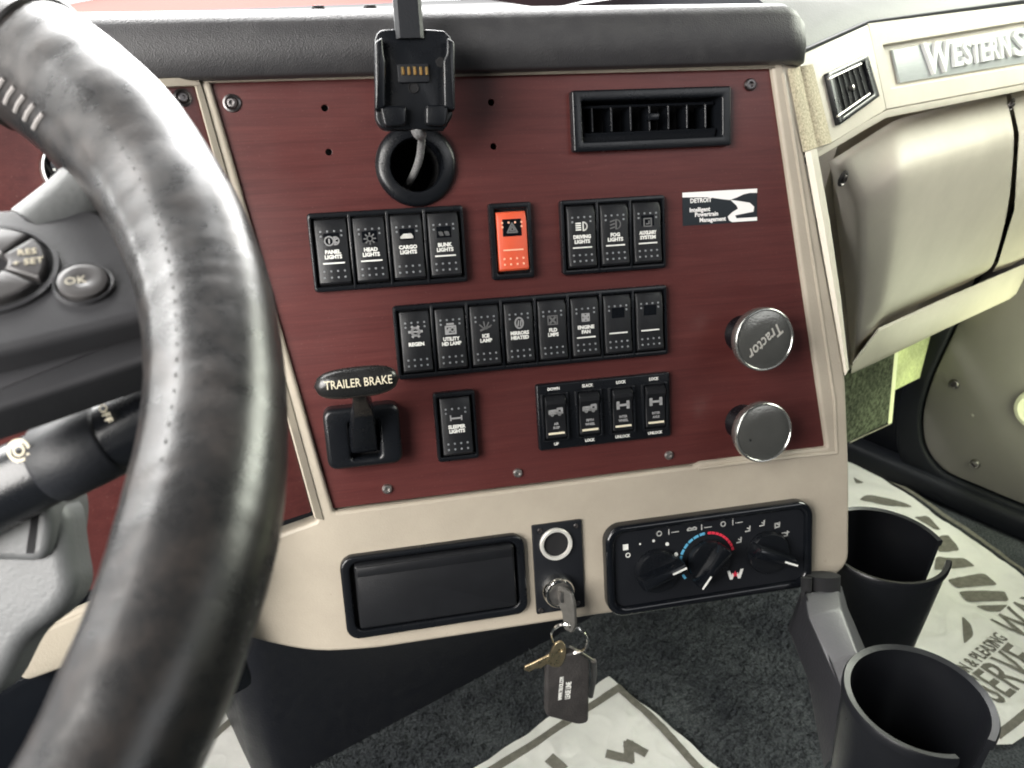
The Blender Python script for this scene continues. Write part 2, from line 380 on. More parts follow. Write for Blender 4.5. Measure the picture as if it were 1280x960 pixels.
# ================================================================== dashboard
dash = thing('dashboard', 'tan truck dashboard with mahogany panels and dark padded top', 'dashboard', FP, (0, 0, 0))
WOOD_OUT = [px(259, 104), px(965, 84), px(1033, 559), px(868, 579), px(414, 636)]
gx, gy = px(520, 207); gr = .0158
vx0, vx1, vy0, vy1 = prect((710, 115.6), (911.5, 108.5), (912.5, 180), (715.6, 193), 0, .004)
bm = B()
holes = [circle(gx, gy, .0168, 32), rrect(vx0 + .005, vx1 - .005, vy0 + .005, vy1 - .005, .002)]
for u, v in ((406, 135), (411, 190), (614, 128), (617, 183)): q = px(u, v); holes.append(circle(q.x, q.y, .0021, 12))
holed(bm, roundpoly(WOOD_OUT, .003), holes, -.003, 0, .0003)
wp = part('wood_panel', bm, M_WOOD, dash)
bm = B(); rbox(bm, px(255, 110).x - .02, px(1030, 500).x + .02, px(600, 660).y, px(600, 85).y, -.09, -.085)
part('back_plate', bm, M_DARK, dash)
# screws in the wood
for (u, v, r, wsh, lab) in ((290, 129, .0031, True, 'dark screw with cup washer in upper left corner of mahogany panel'), (937, 106, .0042, False, None), (484, 611, .0036, False, None), (647, 591, .0034, False, None), (836, 569, .0034, False, None)):
    q = px(u, v); bm = B(); screw_head(bm, q.x, q.y, 0, r, wsh)
    part('screw', bm, M_SCREW if v < 200 else M_STEEL, wp, label=lab)
# centre fascia: one moulding round the wood panel and down to the lower lip
TLc, TRc = px(247, 97, .004), px(979, 76, .004)
outer = [TLc, TRc, px(1005, 190, .004), px(1057, 470, .004), px(1062, 600, .004), px(1061, 706, .004), px(1030, 731, .004), px(760, 767, .004), px(470, 811, .004), px(395, 816, .004), px(330, 803, .004), px(290, 790, .004), px(290, 690, .004), px(396, 652, .004)]
opening = [px(262, 102, .004), px(965, 83, .004), px(1034, 559, .004), px(876, 578, .004), px(868, 583, .004), px(417, 641, .004)]
bm = B(); holed(bm, roundpoly(outer, [.002, .003, .01, .01, .02, .012, .012, .02, .01, .02, .01, .004, .004, .004]), [roundpoly(opening, .002)], -.014, .004, .0022)
part('fascia', bm, M_TAN, dash)
# raised bead that runs down the right of the wood and along the bottom of it
bm = B()
pts = [px(979, 92, .004), px(992, 170, .004), px(1022, 360, .004), px(1043, 500, .004), px(1046, 566, .004)]
tube(bm, [V((p.x, p.y, .0035)) for p in pts], .0016, 8)
pts = [px(873, 586, .004), px(950, 576, .004), px(1046, 566, .004)]
tube(bm, [V((p.x, p.y, .0035)) for p in pts], .0016, 8)
part('trim_bead', bm, M_TAN, dash)
# lighter outer strip of the fascia on the passenger side
bm = B()
st = [(1006, 190, 1021, 186), (1022, 280, 1037, 275), (1040, 380, 1051, 372), (1056, 470, 1061, 462)]
loft(bm, [[FP.p3(a, b, .003), FP.p3((a + c) / 2, (b + d) / 2, .0055), FP.p3(c, d, .001), FP.p3(c, d, -.02), FP.p3(a, b, -.02)] for a, b, c, d in st])
part('edge_strip', bm, M_TANP, dash)
# padded roll above the panel, then the dash top running to the windscreen
yb = px(520, 92.5, .008).y; ybR = px(960, 80, .008).y
def roll(x, yb, zf, sc=1):
    return [V((x, yb, -.03)), V((x, yb, zf - .004)), V((x, yb + .002 * sc, zf)), V((x, yb + .02 * sc, zf + .0025)), V((x, yb + .034 * sc, zf + .001)), V((x, yb + .0405 * sc, zf - .004)), V((x, yb + .045 * sc, zf - .012)), V((x, yb + .0475 * sc, zf - .024)), V((x, yb + .045 * sc, zf - .05)), V((x, yb + .02 * sc, zf - .08))]
xa, xb = px(60, 97, .008).x, px(978, 80, .008).x
bm = B(); rings = []
for i in range(28):
    t = i / 27; x = xa + (xb - xa) * t; y = yb + (ybR - yb) * (x - px(520, 92.5, .008).x) / (xb - px(520, 92.5, .008).x)
    rings.append(roll(x, y, .014, .88))
for t, sc, dz in ((.004, .87, .0004), (.010, .82, .002), (.015, .72, .005), (.018, .57, .009), (.0195, .40, .013)):
    rings.append(roll(xb + t, ybR, .014 - dz, sc))
loft(bm, rings)
part('dash_pad', bm, M_PAD, dash, smooth=60)
# dash top
bm = B(); zt = (PM @ V((0, yb + .045, -.03))).z - .004
v0 = PM @ V((0, yb + .03, -.03))
zt -= .02
def onz(u, v):
    d = RT * ((u - 640) / 1000) + DN * ((v - 480) / 1000) + AX; return CAM + d * ((zt - CAM.z) / d.z)
far0, far1 = onz(90, 18), onz(540, 1); slope = (far1.y - far0.y) / (far1.x - far0.x)
q = [V((-.75, v0.y - .02, zt)), V((xb + .012, v0.y + .0, zt)), V((xb + .012, far1.y + slope * (xb + .012 - far1.x), zt)), far1, far0, V((-.75, far0.y - .01, zt))]
loft(bm, [q, [p - V((0, 0, .03)) for p in q]])
part('dash_top', bm, M_DASHTOP, dash, F=FF)
for u in (397, 462):
    bm = B(); d = FF; q = V(FP.w(u, 3, -.09)); lathe(bm, q.x, q.y, [(.006, zt - .0), (.006, zt + .022), (.004, zt + .0265), (.00001, zt + .027)], 16)
    part('dash_top_plug', bm, M_DARK, dash, F=FF)

# ---------------- driver side: mahogany side panel, its frame, lower trim
bm = B()
so = [FL.px(-120, 150), FL.px(60, 110), FL.px(243, 103), FL.px(390, 640), FL.px(200, 700), FL.px(-120, 840)]
plate(bm, roundpoly(so, .002), -.003, -.0005)
sw = part('side_wood_panel', bm, M_WOOD, dash, F=FL)
bm = B(); q = FL.px(228, 122); screw_head(bm, q.x, q.y, -.0005, .0030, True); part('screw', bm, M_SCREW, sw, F=FL)
bm = B()
strip = [(241, 100, 249, 98), (275, 225, 285, 224), (330, 420, 341, 420), (393, 648, 404, 650)]
loft(bm, [[FL.p3(a, b, -.004), FL.p3(a, b, .0012), FL.p3(a + 2, b, .0026), FL.p3(c, d, .0022), FL.p3(c, d, -.004)] for a, b, c, d in strip])
part('divider_trim', bm, M_TAN, dash, F=FL)
bm = B(); lo = [FL.px(30, 800, .003), FL.px(125, 757, .003), FL.px(290, 686, .003), FL.px(290, 752, .003), FL.px(89, 832, .003), FL.px(31, 853, .003), FL.px(18, 835, .003)]
plate(bm, roundpoly(lo, [.006, .02, .003, .003, .01, .006, .004]), -.012, .003, .002); part('side_lower_trim', bm, M_TAN, dash, F=FL)
bm = B(); a = FL.p3(190, 99, .002); b = FL.p3(247, 97, .002)
loft(bm, [[a + V((0, -.0045, -.004)), a + V((0, -.0045, .001)), a + V((0, 0, .001)), a + V((0, 0, -.004))], [b + V((0, -.0045, -.004)), b + V((0, -.0045, .001)), b + V((0, 0, .001)), b + V((0, 0, -.004))]])
part('top_trim', bm, M_TAN, dash, F=FL)
bm = B(); rbox(bm, FL.px(-120, 860).x, FL.px(300, 780).x, FL.px(60, 1010).y, FL.px(60, 838).y, -.10, -.006, .006)
part('knee_bolster', bm, M_GLOSS, dash, F=FL)

# ---------------- passenger side
bm = B()
fo = [FA.px(978, 79), FA.px(1086, 30), FA.px(1108, 137), FA.px(1022, 190), FA.px(1003, 190)]
plate(bm, ccw(fo), -.02, 0, .001)
part('return_facet', bm, M_TANP, dash, F=FA)
bm = B()
nb = [(1104, 56), (1300, 24), (1300, 82), (1113, 110)]                         # recess for the name plate
bo = [FB.px(1085, 29), FB.px(1420, -12), FB.px(1420, 78), FB.px(1108, 137)]
holed(bm, ccw(bo), [ccw([FB.px(*q) for q in [(1104, 56), (1400, 7), (1400, 62), (1114, 110)]])], -.02, 0, .001)
part('passenger_fascia', bm, M_TANP, dash, F=FB)
bm = B(); plate(bm, ccw([FB.px(1095, 50), FB.px(1410, 0), FB.px(1410, 70), FB.px(1104, 116)]), -.024, -.0065); part('recess_back', bm, M_TANP, dash, F=FB)
# top capping over the passenger fascia: dark seam, then a pale sloping cover
bm = B()
rows = [((980, 74), (1086, 27), (1420, -16))]
def capline(dz, dy, k=1):
    return [FP.w(980, 74) + V((0, dy, dz * k)), FA.w(1086, 27) + V((0, dy, dz)), FB.w(1420, -18) + V((0, dy, dz))]
loft(bm, [capline(-.006, .004), capline(.0, .004), capline(.003, .007), capline(.013, .04, 2.6), capline(.018, .07, 2.4), capline(.019, .16, 2.2), capline(.012, .6)], False, False, closed=False)
part('top_capping', bm, M_DASHTOP, dash, F=FF)
bm = B(); loft(bm, [capline(-.0045, -.0006), capline(.0005, -.0006), capline(.0005, .006)], False, False, closed=False); part('seam_strip', bm, M_RUBBER, dash, F=FF)
# ledge under the passenger fascia
bm = B()
L0 = [FA.w(1008, 196, -.002), FA.w(1108, 139, -.0), FB.w(1420, 80, 0)]
def off(ls, a): return [p + V(a) for p in ls]
loft(bm, [off(L0, (0, 0, .001)), off(L0, (0, -.001, -.002)), off(L0, (0, -.001, -.005)), off(L0, (.004, .010, -.007)), off(L0, (.03, .05, -.008))], False, False, closed=False)
part('ledge', bm, M_TANP, dash, F=FF)
# glove compartment door: moulded door with sloping top, angled flank and rounded foot
def gb(u, v, h): return FG.p3(u, v, h)
cols = [   # (left to right) columns of points from the top back edge to the foot
    [(1031, 205, -.085), (1034, 209, -.08), (1044, 260, -.05), (1056, 360, -.045), (1065, 458, -.045), (1066, 466, -.06)],
    [(1040, 200, -.040), (1045, 206, -.028), (1072, 258, -.006), (1073, 350, -.008), (1066, 440, -.010), (1066, 458, -.03)],
    [(1118, 150, -.034), (1120, 157, -.020), (1127, 214, .012), (1122, 310, .010), (1103, 392, .004), (1098, 405, -.02)],
    [(1180, 134, -.034), (1180, 141, -.020), (1184, 196, .012), (1180, 290, .010), (1166, 362, .004), (1160, 374, -.02)],
    [(1256, 113, -.034), (1258, 120, -.020), (1268, 170, .012), (1262, 262, .010), (1243, 326, .004), (1236, 342, -.02)],
]
bm = B(); loft(bm, [[gb(*p) for p in c] for c in cols], False, False, closed=False)
bmesh.ops.recalc_face_normals(bm, faces=bm.faces); bm.normal_update(); ck = bm.edges.layers.float.new('crease_edge')
for e in bm.edges:
    if len(e.link_faces) == 2 and e.calc_face_angle(0) > .2: e[ck] = .45
gd = part('glovebox_door', bm, M_TANP, dash, F=FG, smooth=180); md = gd.modifiers.new('round', 'SUBSURF'); md.levels = md.render_levels = 3
for u, v, h in ((1053, 223, -.02), (1263, 131, -.012)):
    bm = B(); q = FG.px(u, v, h); screw_head(bm, q.x, q.y, h, .0042, True); part('screw', bm, M_SCREW, gd, F=FG)
bm = B()
cols = [[(1262, 113, -.034), (1264, 120, -.020), (1274, 168, .010), (1268, 262, .008), (1248, 328, .003), (1241, 340, -.02)], [(1420, 70, -.034), (1420, 79, -.020), (1420, 128, .010), (1420, 210, .008), (1420, 262, .003), (1420, 280, -.02)]]
loft(bm, [[gb(*p) for p in c] for c in cols], False, False, closed=False)
part('side_cover', bm, M_TANP, dash, F=FG, smooth=60)
bm = B(); rbox(bm, FG.px(1012, 300, -.06).x, FG.px(1420, 300, -.06).x, FG.px(1200, 385, -.06).y, FG.px(1200, 118, -.06).y, -.12, -.06); part('glovebox_body', bm, M_TANP, dash, F=FG)
# lip below the glove compartment
bm = B()
lp = [[(1064, 466), (1097, 408), (1097, 412)], [(1420, 300), (1420, 268), (1420, 270)]]
def lipring(u0, v0, u1, v1):
    return [FG.p3(u0, v0, -.004), FG.p3(u0, v0 - 3, .001), FG.p3(u1, v1 + 4, .003), FG.p3(u1, v1, .001), FG.p3(u1, v1, -.05), FG.p3(u0, v0, -.05)]
loft(bm, [lipring(1064, 467, 1066, 452), lipring(1097, 452, 1098, 410), lipring(1180, 412, 1180, 373), lipring(1290, 361, 1290, 326), lipring(1420, 300, 1420, 270)])
part('lower_lip', bm, M_TANP, dash, F=FG)
# speaker cloth strip on the return facet (in two upright pleats)
bm = B()
n = 26
def ms(t, s): 
    a = V((984 + (1004 - 984) * t, 86 + (190 - 86) * t)); b = V((1016 + (1040 - 1016) * t, 80 + (178 - 80) * t))
    return a.lerp(b, s)
grid = []
for i in range(n + 1):
    row = []
    for j in range(13):
        s = j / 12; p = ms(i / n, s); h = .001 + .0018 * abs(math.sin(s * math.pi * 2)) + (.0003 if (i + j) % 2 else 0)
        row.append(FA.p3(p.x, p.y, h))
    grid.append(row)
loft(bm, grid, False, False, closed=False)
part('speaker_cloth', bm, M_MESH, dash, F=FA, smooth=20)

# ================================================================== passenger air vent
vt = thing('side_air_vent', 'small black louvred air vent on the tan passenger return facet', 'air vent', FA, FA.p3(1061, 114, 0), 'air vents')
vo = [(1029, 93), (1079, 70), (1094, 122), (1044, 158)]
def quad(F, q, h=0): return ccw([F.px(u, v, h) for u, v in q])
def shrink(q, k):
    c = (sum(a for a, _ in q) / 4, sum(b for _, b in q) / 4); return [(c[0] + (a - c[0]) * k, c[1] + (b - c[1]) * k) for a, b in q]
bm = B(); ringplate(bm, roundpoly([V(p) for p in quad(FA, vo)], .002), roundpoly([V(p) for p in quad(FA, shrink(vo, .78))], .001), -.001, .004, .0008, 2, .0012); part('frame', bm, M_BLK, vt)
bm = B(); plate(bm, quad(FA, shrink(vo, .85)), .0004, .0012); part('duct', bm, M_DARK, vt)
for i in range(6):
    t = (i + .5) / 6; q = shrink(vo, .76)
    a = V(q[0]).lerp(V(q[1]), t); b = V(q[3]).lerp(V(q[2]), t); bm = B()
    pa, pb = FA.p3(a.x, a.y, .002), FA.p3(b.x, b.y, .002); tube(bm, [pa, pb], .0007, 4); part('slat', bm, M_BLK, vt)
for t in (.04, .94):
    q = shrink(vo, .80); a = V(q[0]).lerp(V(q[3]), t); b = V(q[1]).lerp(V(q[2]), t); bm = B(); tube(bm, [FA.p3(a.x, a.y, .0042), FA.p3(b.x, b.y, .0042)], .0009, 6); part('louver', bm, M_STEEL, vt)
bm = B(); q = FA.px(1064, 110, .003); lathe(bm, q.x, q.y, [(.002, .002), (.002, .005), (.00001, .0056)], 10); part('thumb_wheel', bm, M_STEEL, vt)

# ================================================================== name plate
npt = thing('name_plate', 'long silver name plate with raised western style capital letters', 'name plate', FB, FB.p3(1190, 80, -.006))
bm = B(); plate(bm, ccw([FB.px(1116, 62, -.004), FB.px(1395, 13, -.004), FB.px(1395, 60, -.004), FB.px(1125, 104, -.004)]), -.0062, -.004, .0006); part('plate', bm, mat('brushed_silver', (.36, .38, .38), .5, .2, var=.08, vscale=12, stretch=(4, 60, 60)), npt)
bm = B()
ea = FB.px(1160, 79, -.003); eb = FB.px(1275, 60, -.003); ang = math.atan2(eb.y - ea.y, eb.x - ea.x)
def along(u, v): return FB.px(u, v, -.003)
w0 = along(1154, 77); wE = (FB.px(1272, 58, -.003) - FB.px(1155, 78, -.003)).length
hW = (FB.px(1158, 58, -.003) - FB.px(1162, 98, -.003)).length
bm.free(); M_LET = mat('bright_letter_metal', (.85, .85, .84), .3, .25)
dL = V((math.cos(ang), math.sin(ang)))
def put(ch, size, u, v, w_px):
    a = along(u, v); e = along(u + w_px, v - w_px * .165); bm = B(); text(bm, ch, size, 0, 0, 0, 0, .0022, hW * .03, align='LEFT')
    xs = [v_.co.x for v_ in bm.verts]; k = (e - a).length / (max(xs) - min(xs)); x0_ = min(xs)
    bm.transform(Matrix.Translation((a.x, a.y, -.003)) @ Matrix.Rotation(ang, 4, 'Z') @ Matrix.Diagonal((k, 1, 1, 1)) @ Matrix.Translation((-x0_, 0, 0)))
    part('letter', bm, M_LET, npt)
put('W', hW * 1.36, 1154, 77, 33)
for ch, u, w_ in (('E', 1190, 10.5), ('S', 1202, 10.5), ('T', 1213, 11), ('E', 1225, 10), ('R', 1236, 11.5), ('N', 1249, 12)): put(ch, hW * 1.05, u, 70.5 - (u - 1193) * .165, w_)
put('S', hW * 1.36, 1265, 56.5, 17)
for ch, u, w_ in (('T', 1285, 11), ('A', 1297, 11), ('R', 1310, 11)): put(ch, hW * 1.05, u, 70.5 - (u - 1193) * .165, w_)

# ================================================================== centre air vent
av = thing('air_vent', 'wide black louvred air vent in the upper right of the mahogany panel', 'air vent', FP, ((vx0 + vx1) / 2, (vy0 + vy1) / 2, 0), 'air vents')
bm = B(); ringplate(bm, rrect(vx0, vx1, vy0, vy1, .0015), rrect(vx0 + .0065, vx1 - .0065, vy0 + .0065, vy1 - .0065, .001), 0, .0065, .0012, 3, -.024); part('frame', bm, M_BLK, av)
bm = B(); rbox(bm, vx0 + .004, vx1 - .004, vy0 + .004, vy1 - .004, -.027, -.024); part('duct', bm, M_DARK, av)
iw0, iw1 = vx0 + .0085, vx1 - .0085
for i in range(7):
    x = iw0 + (iw1 - iw0) * (i + .55) / 7; bm = B(); t = bmesh.new()
    rbox(t, -.0006, .0006, vy0 + .013, vy1 - .010, -.020, -.002, .0003, 1); t.transform(Matrix.Translation((x, 0, 0))); merge(bm, t); part('slat', bm, M_BLK, av)
for yy, zz, a in ((vy0 + .0115, .000, 20), (vy1 - .0095, -.003, -25)):
    bm = B(); t = bmesh.new(); rbox(t, iw0, iw1, -.0065 if a > 0 else -.001, .0008, -.001, .0008, .0004, 1); t.transform(Matrix.Translation((0, yy, zz)) @ Matrix.Rotation(R(a), 4, 'X')); merge(bm, t); part('louver', bm, M_BLK, av)
bm = B(); q = px(816, 146, .002); rbox(bm, q.x - .004, q.x + .004, q.y - .0022, q.y + .0022, -.003, .004, .0008); tube(bm, [V((q.x, q.y, -.004)), V((q.x, q.y - .01, -.004))], .0008, 6); part('direction_tab', bm, M_BLK, av)

# ================================================================== cable hole ring
gm = thing('grommet_ring', 'round black ring around the cable hole in the mahogany panel', 'ring', FP, (gx, gy, 0))
bm = B(); lathe(bm, gx, gy, [(.0168, -.02), (.0163, .0035), (.0172, .0052), (.0225, .0050), (.0248, .0036), (.0258, .0016), (.0259, 0)], 56); part('collar', bm, M_BLK, gm)
bm = B(); lathe(bm, gx, gy, [(.0168, -.02), (.0165, -.06), (.00001, -.0605)], 40); part('bore', bm, M_DARK, gm)

# ================================================================== device cradle on its arm, and its cord
ZC = .045
cr = thing('device_cradle', 'black charging cradle with gold contacts hanging before the dash pad', 'cradle', FP, FP.p3(516, 100, ZC))
def cp(u, v, h=ZC): return px(u, v, h)
bm = B(); plate(bm, roundpoly([cp(468, 48), cp(474, 37), cp(497, 36), cp(497, 44), cp(530, 43), cp(530, 36), cp(555, 38), cp(564, 47), cp(566, 145), cp(556, 162), cp(478, 162), cp(469, 150)], [.003, .004, .001, .001, .001, .001, .004, .003, .005, .006, .006, .005], 3), ZC - .009, ZC, .0012); body = part('back_plate', bm, M_BLK, cr)
for s in (0, 1):
    x = [(468, 481), (552, 566)][s]
    bm = B(); plate(bm, roundpoly([cp(x[0], 56), cp(x[1] - (4 if s == 0 else -0), 50), cp(x[1] - (2 if s == 0 else 0), 72), cp(x[1], 80), cp(x[1], 136), cp(x[0], 140)] if s == 0 else [cp(552, 80), cp(556, 72), cp(557, 50), cp(566, 56), cp(567, 140), cp(553, 136)], .0012, 2), ZC - .001, ZC + .0075, .0012); part('side_rail', bm, M_BLK, cr)
bm = B(); plate(bm, roundpoly([cp(474, 134), cp(507, 134), cp(507, 158), cp(480, 160)], .002, 2), ZC, ZC + .006, .0012); part('foot', bm, M_BLK, cr)
bm = B(); plate(bm, roundpoly([cp(531, 133), cp(560, 132), cp(556, 159), cp(531, 158)], .002, 2), ZC, ZC + .006, .0012); part('foot', bm, M_BLK, cr)
bm = B(); a, b = cp(496, 81), cp(537, 103); plate(bm, rrect(a.x, b.x, b.y, a.y, .001), ZC, ZC + .0018, .0004); part('contact_block', bm, M_MATTE, cr)
for i in range(5):
    a = cp(501.5 + i * 7.5, 83.5, ZC + .002); b = cp(505.5 + i * 7.5, 94, ZC + .002); bm = B(); rbox(bm, a.x, b.x, b.y, a.y, ZC + .0015, ZC + .0028, .0003, 1); part('contact', bm, M_GOLD, cr)
bm = B(); q = cp(517, 110); lathe(bm, q.x, q.y, [(.0032, ZC + .0002), (.0028, ZC + .0008), (.0024, ZC + .0003), (.00001, ZC + .0002)], 18); part('screw', bm, M_DARK, cr)
for u, v in ((479, 75), (551, 78), (483, 132), (556, 135)):
    bm = B(); q = cp(u, v); lathe(bm, q.x, q.y, [(.0030, ZC + .0001), (.0026, ZC + .0007), (.00001, ZC + .0004)], 16); part('clip_hole', bm, M_DARK, cr)
bm = B(); a, b = cp(495, 49), cp(530, 49)
yy = a.y; prof = [(0, ZC + .001), (.03, ZC + .001), (.09, ZC + .0), (.14, ZC - .02), (.17, ZC - .08), (.16, ZC - .2)]
loft(bm, [[V((a.x, yy + y, z - .006)), V((b.x, yy + y, z - .006)), V((b.x, yy + y, z)), V((b.x - .0022, yy + y, z + .002)), V((a.x + .0022, yy + y, z + .002)), V((a.x, yy + y, z))] for y, z in prof]); part('arm', bm, M_MATTE, cr)
bm = B(); a3 = FP.p3(519, 150, ZC - .004); b3 = FP.p3(519, 158, ZC - .002)
path = bez(a3, b3 + V((0, -.01, .0)), V((gx + .004, gy + .022, .035)), V((gx + .002, gy + .006, .014)), 14) + bez(V((gx + .002, gy + .006, .014)), V((gx + .001, gy - .002, .0)), V((gx - .004, gy - .010, -.01)), V((gx - .005, gy - .012, -.05)), 12)[1:]
cord = part('cord', bm if not tube(bm, path, [.0036] * 9 + [.0024] * (len(path) - 9), 12) else bm, M_CORD, None, FP, org=a3); cord['label'] = 'grey braided cord running from the cradle into the ringed hole'; cord['category'] = 'cord'

# ================================================================== rocker switch banks
PITCH, BORD = .02322, .00624
ICON = {}
def circ_pts(cx, cy, r, a0=0, a1=360, n=14): return [(cx + r * math.cos(R(a0 + (a1 - a0) * i / n)), cy + r * math.sin(R(a0 + (a1 - a0) * i / n))) for i in range(n + 1)]
def icon(bm, kind, cx, cy, s, z):
    w = s * .13
    def st(p, ww=w): stroke(bm, [(cx + a * s, cy + b * s) for a, b in p], ww, z)
    if kind == 'panel': st(circ_pts(-.25, 0, .42)); st(circ_pts(.32, 0, .36, -110, 110)); st([(-.25, -.2), (-.25, .2)]); st([(.3, -.25), (.3, .25)]); st([(.5, .15), (.1, .15)]); st([(.5, -.15), (.1, -.15)])
    elif kind == 'sun':
        st(circ_pts(0, 0, .26))
        for k in range(8): a = R(45 * k); st([(.38 * math.cos(a), .38 * math.sin(a)), (.56 * math.cos(a), .56 * math.sin(a))])
    elif kind == 'cab': st([(-.6, -.1), (-.3, .15), (.35, .15), (.5, -.1), (-.6, -.1)], w * 1.5); st([(-.3, .02), (.35, .02)], w * 2)
    elif kind == 'bunk': st([(-.5, .2), (-.1, -.1)]); st([(.1, .2), (.5, -.1)]); st(circ_pts(-.3, .05, .15)); st(circ_pts(.3, .05, .15))
    elif kind == 'lamp':
        st(circ_pts(.15, 0, .42, -90, 90) + [(.15, -.42)]); 
        for k in (-.33, -.11, .11, .33): st([(-.62, k), (-.12, k)], w * 1.1)
    elif kind == 'fog':
        st(circ_pts(.12, 0, .48, -90, 90) + [(.12, -.48)])
        for k in (-.35, 0, .35): st([(-.5, k - .05), (-.05, k + .08)])
    elif kind == 'square': st([(-.4, -.4), (.4, -.4), (.4, .4), (-.4, .4), (-.4, -.4)]); st([(-.15, -.15), (.15, -.15), (.15, .15)])
    elif kind == 'gear':
        st(circ_pts(0, 0, .38), w * 1.8)
        for k in range(6): a = R(60 * k); st([(.42 * math.cos(a), .42 * math.sin(a)), (.66 * math.cos(a), .6 * math.sin(a))], w * 2)
        st([(-.2, 0), (.2, 0)], w * 1.3)
    elif kind == 'box': st([(-.5, -.5), (.5, -.5), (.5, .25), (-.5, .25), (-.5, -.5)], w * 1.4); st(circ_pts(.18, -.1, .2), w); st([(-.35, .5), (.3, .5)], w * 1.5); st([(-.35, -.3), (-.1, 0)], w * 2.2)
    elif kind == 'strobe':
        for a in (60, 100, 140, 30): st([(.1 * math.cos(R(a)), -.4 + .1 * math.sin(R(a))), (.75 * math.cos(R(a)), -.4 + .85 * math.sin(R(a)))])
        st([(-.5, -.45), (.5, -.1)], w * 1.5)
    elif kind == 'mirror': st([(.42 * math.cos(R(a)), .55 * math.sin(R(a))) for a in range(0, 361, 24)], w * 1.3); st([(-.15, -.3), (-.05, .25)]); st([(.12, -.3), (.2, .25)])
    elif kind == 'boxfan': st([(-.5, -.45), (.5, -.45), (.5, .45), (-.5, .45), (-.5, -.45)], w * .8); st([(-.3, .3), (.3, -.3)], w * 1.6); st([(-.3, -.3), (.3, .3)], w * 1.6)
    elif kind == 'fan':
        for k in (45, 135, 225, 315): st([(0, 0), (.42 * math.cos(R(k)), .42 * math.sin(R(k)))], w * 2.2)
        st([(-.4, -.4), (.4, -.4), (.4, .4), (-.4, .4), (-.4, -.4)], w * .7)
    elif kind == 'bed': st([(-.55, -.3), (-.55, .2)]); st([(-.55, -.1), (.55, -.1)], w * 1.2); st([(.55, -.3), (.55, .1)])
    elif kind == 'axle': st([(-.5, -.3), (-.5, .3)], w * 2.2); st([(.5, -.3), (.5, .3)], w * 2.2); st([(-.5, 0), (.5, 0)], w * 1.6)
    elif kind == 'truck': st([(-.6, -.1), (0, -.1), (0, .15), (-.6, .15), (-.6, -.1)], w * 1.6); st([(.1, -.1), (.6, -.1), (.6, .3), (.2, .3), (.1, -.1)], w * 1.6); st(circ_pts(-.35, -.22, .1), w); st(circ_pts(.35, -.22, .1), w)
    elif kind == 'tri': st([(-.5, -.4), (.5, -.4), (0, .5), (-.5, -.4)], w * 1.2); st([(-.22, -.22), (.22, -.22), (0, .18), (-.22, -.22)], w)
PROF = [(0, 4.2), (.02, 7.4), (.05, 8.2), (.30, 7.0), (.865, 7.0), (.985, 5.0), (1, 3.6)]
def pz(t):
    for (a, za), (b, zb) in zip(PROF[:-1], PROF[1:]):
        if a <= t <= b: return (za + (zb - za) * (t - a) / (b - a)) * mm
    return .004
def rocker(bank, xc, w, y0, y1, legend, ic, lines, lens=True, m=None, bar=True, ink=None):
    m = m or M_ROCK; ink = ink or M_WHT; H = y1 - y0; bm = B(); c = .0012; cv = .0006
    loft(bm, [[V((xc - w / 2, y0 + t * H, .001)), V((xc - w / 2, y0 + t * H, z * mm - cv * 1.6)), V((xc - w / 2 + c * .25, y0 + t * H, z * mm - cv * .8)), V((xc - w / 2 + c, y0 + t * H, z * mm)), V((xc + w / 2 - c, y0 + t * H, z * mm)), V((xc + w / 2 - c * .25, y0 + t * H, z * mm - cv * .8)), V((xc + w / 2, y0 + t * H, z * mm - cv * 1.6)), V((xc + w / 2, y0 + t * H, .001))] for t, z in PROF])
    r = part('rocker', bm, m, bank, smooth=28, label=legend)
    bm = B(); dx = w * .215
    for t, ks in ((.815, (0, 1, 2, 3)), (.745, (0, 3)), (.215, (0, 1, 2, 3)), (.12, (0, 1, 2, 3))):
        for k in ks:
            x = xc + (k - 1.5) * dx; y = y0 + t * H; z = pz(t); d = .00062
            rbox(bm, x - d, x + d, y - d, y + d, z - .0006, z + .00045, .0002, 1)
    part('grip_dots', bm, M_DOT if m is M_ROCK else ink, r, kind='stuff')
    zf = .0070
    if lens:
        bm = B(); yl = y0 + (.70 if m is M_ROCK else .73) * H; lh = .0036 if m is M_ROCK else .0056; rbox(bm, xc - w * (.25 if m is M_ROCK else .32), xc + w * (.25 if m is M_ROCK else .32), yl - lh, yl + lh, zf - .001, zf + .0002, .0002, 1); part('lens', bm, M_GLOSS, r)
    if ic:
        bm = B(); icon(bm, ic, xc, y0 + (.67 if m is M_ROCK else .72) * H, w * .33, zf + .00035); part('icon', bm, M_DIMP if ic in ('bunk', 'square', 'fog', 'strobe', 'boxfan', 'tri', 'sun') else (M_WHT if ic in ('cab', 'lamp') else M_GREYP), r)
    if lines or bar:
        bm = B(); yt = y0 + .465 * H
        for i, s in enumerate(lines): text(bm, s, .0033, xc, yt - (i - (len(lines) - 1) / 2) * .00315, zf + .0002, 0, .0001, .00016, sx=min(1.0, w * .74 / (len(s) * .0022)))
        if bar: yb_ = y0 + (.335 if lines else .36) * H; rbox(bm, xc - w * .34, xc + w * .34, yb_ - .00045, yb_ + .00045, zf, zf + .0003)
        part('lettering', bm, ink, r)
    return r
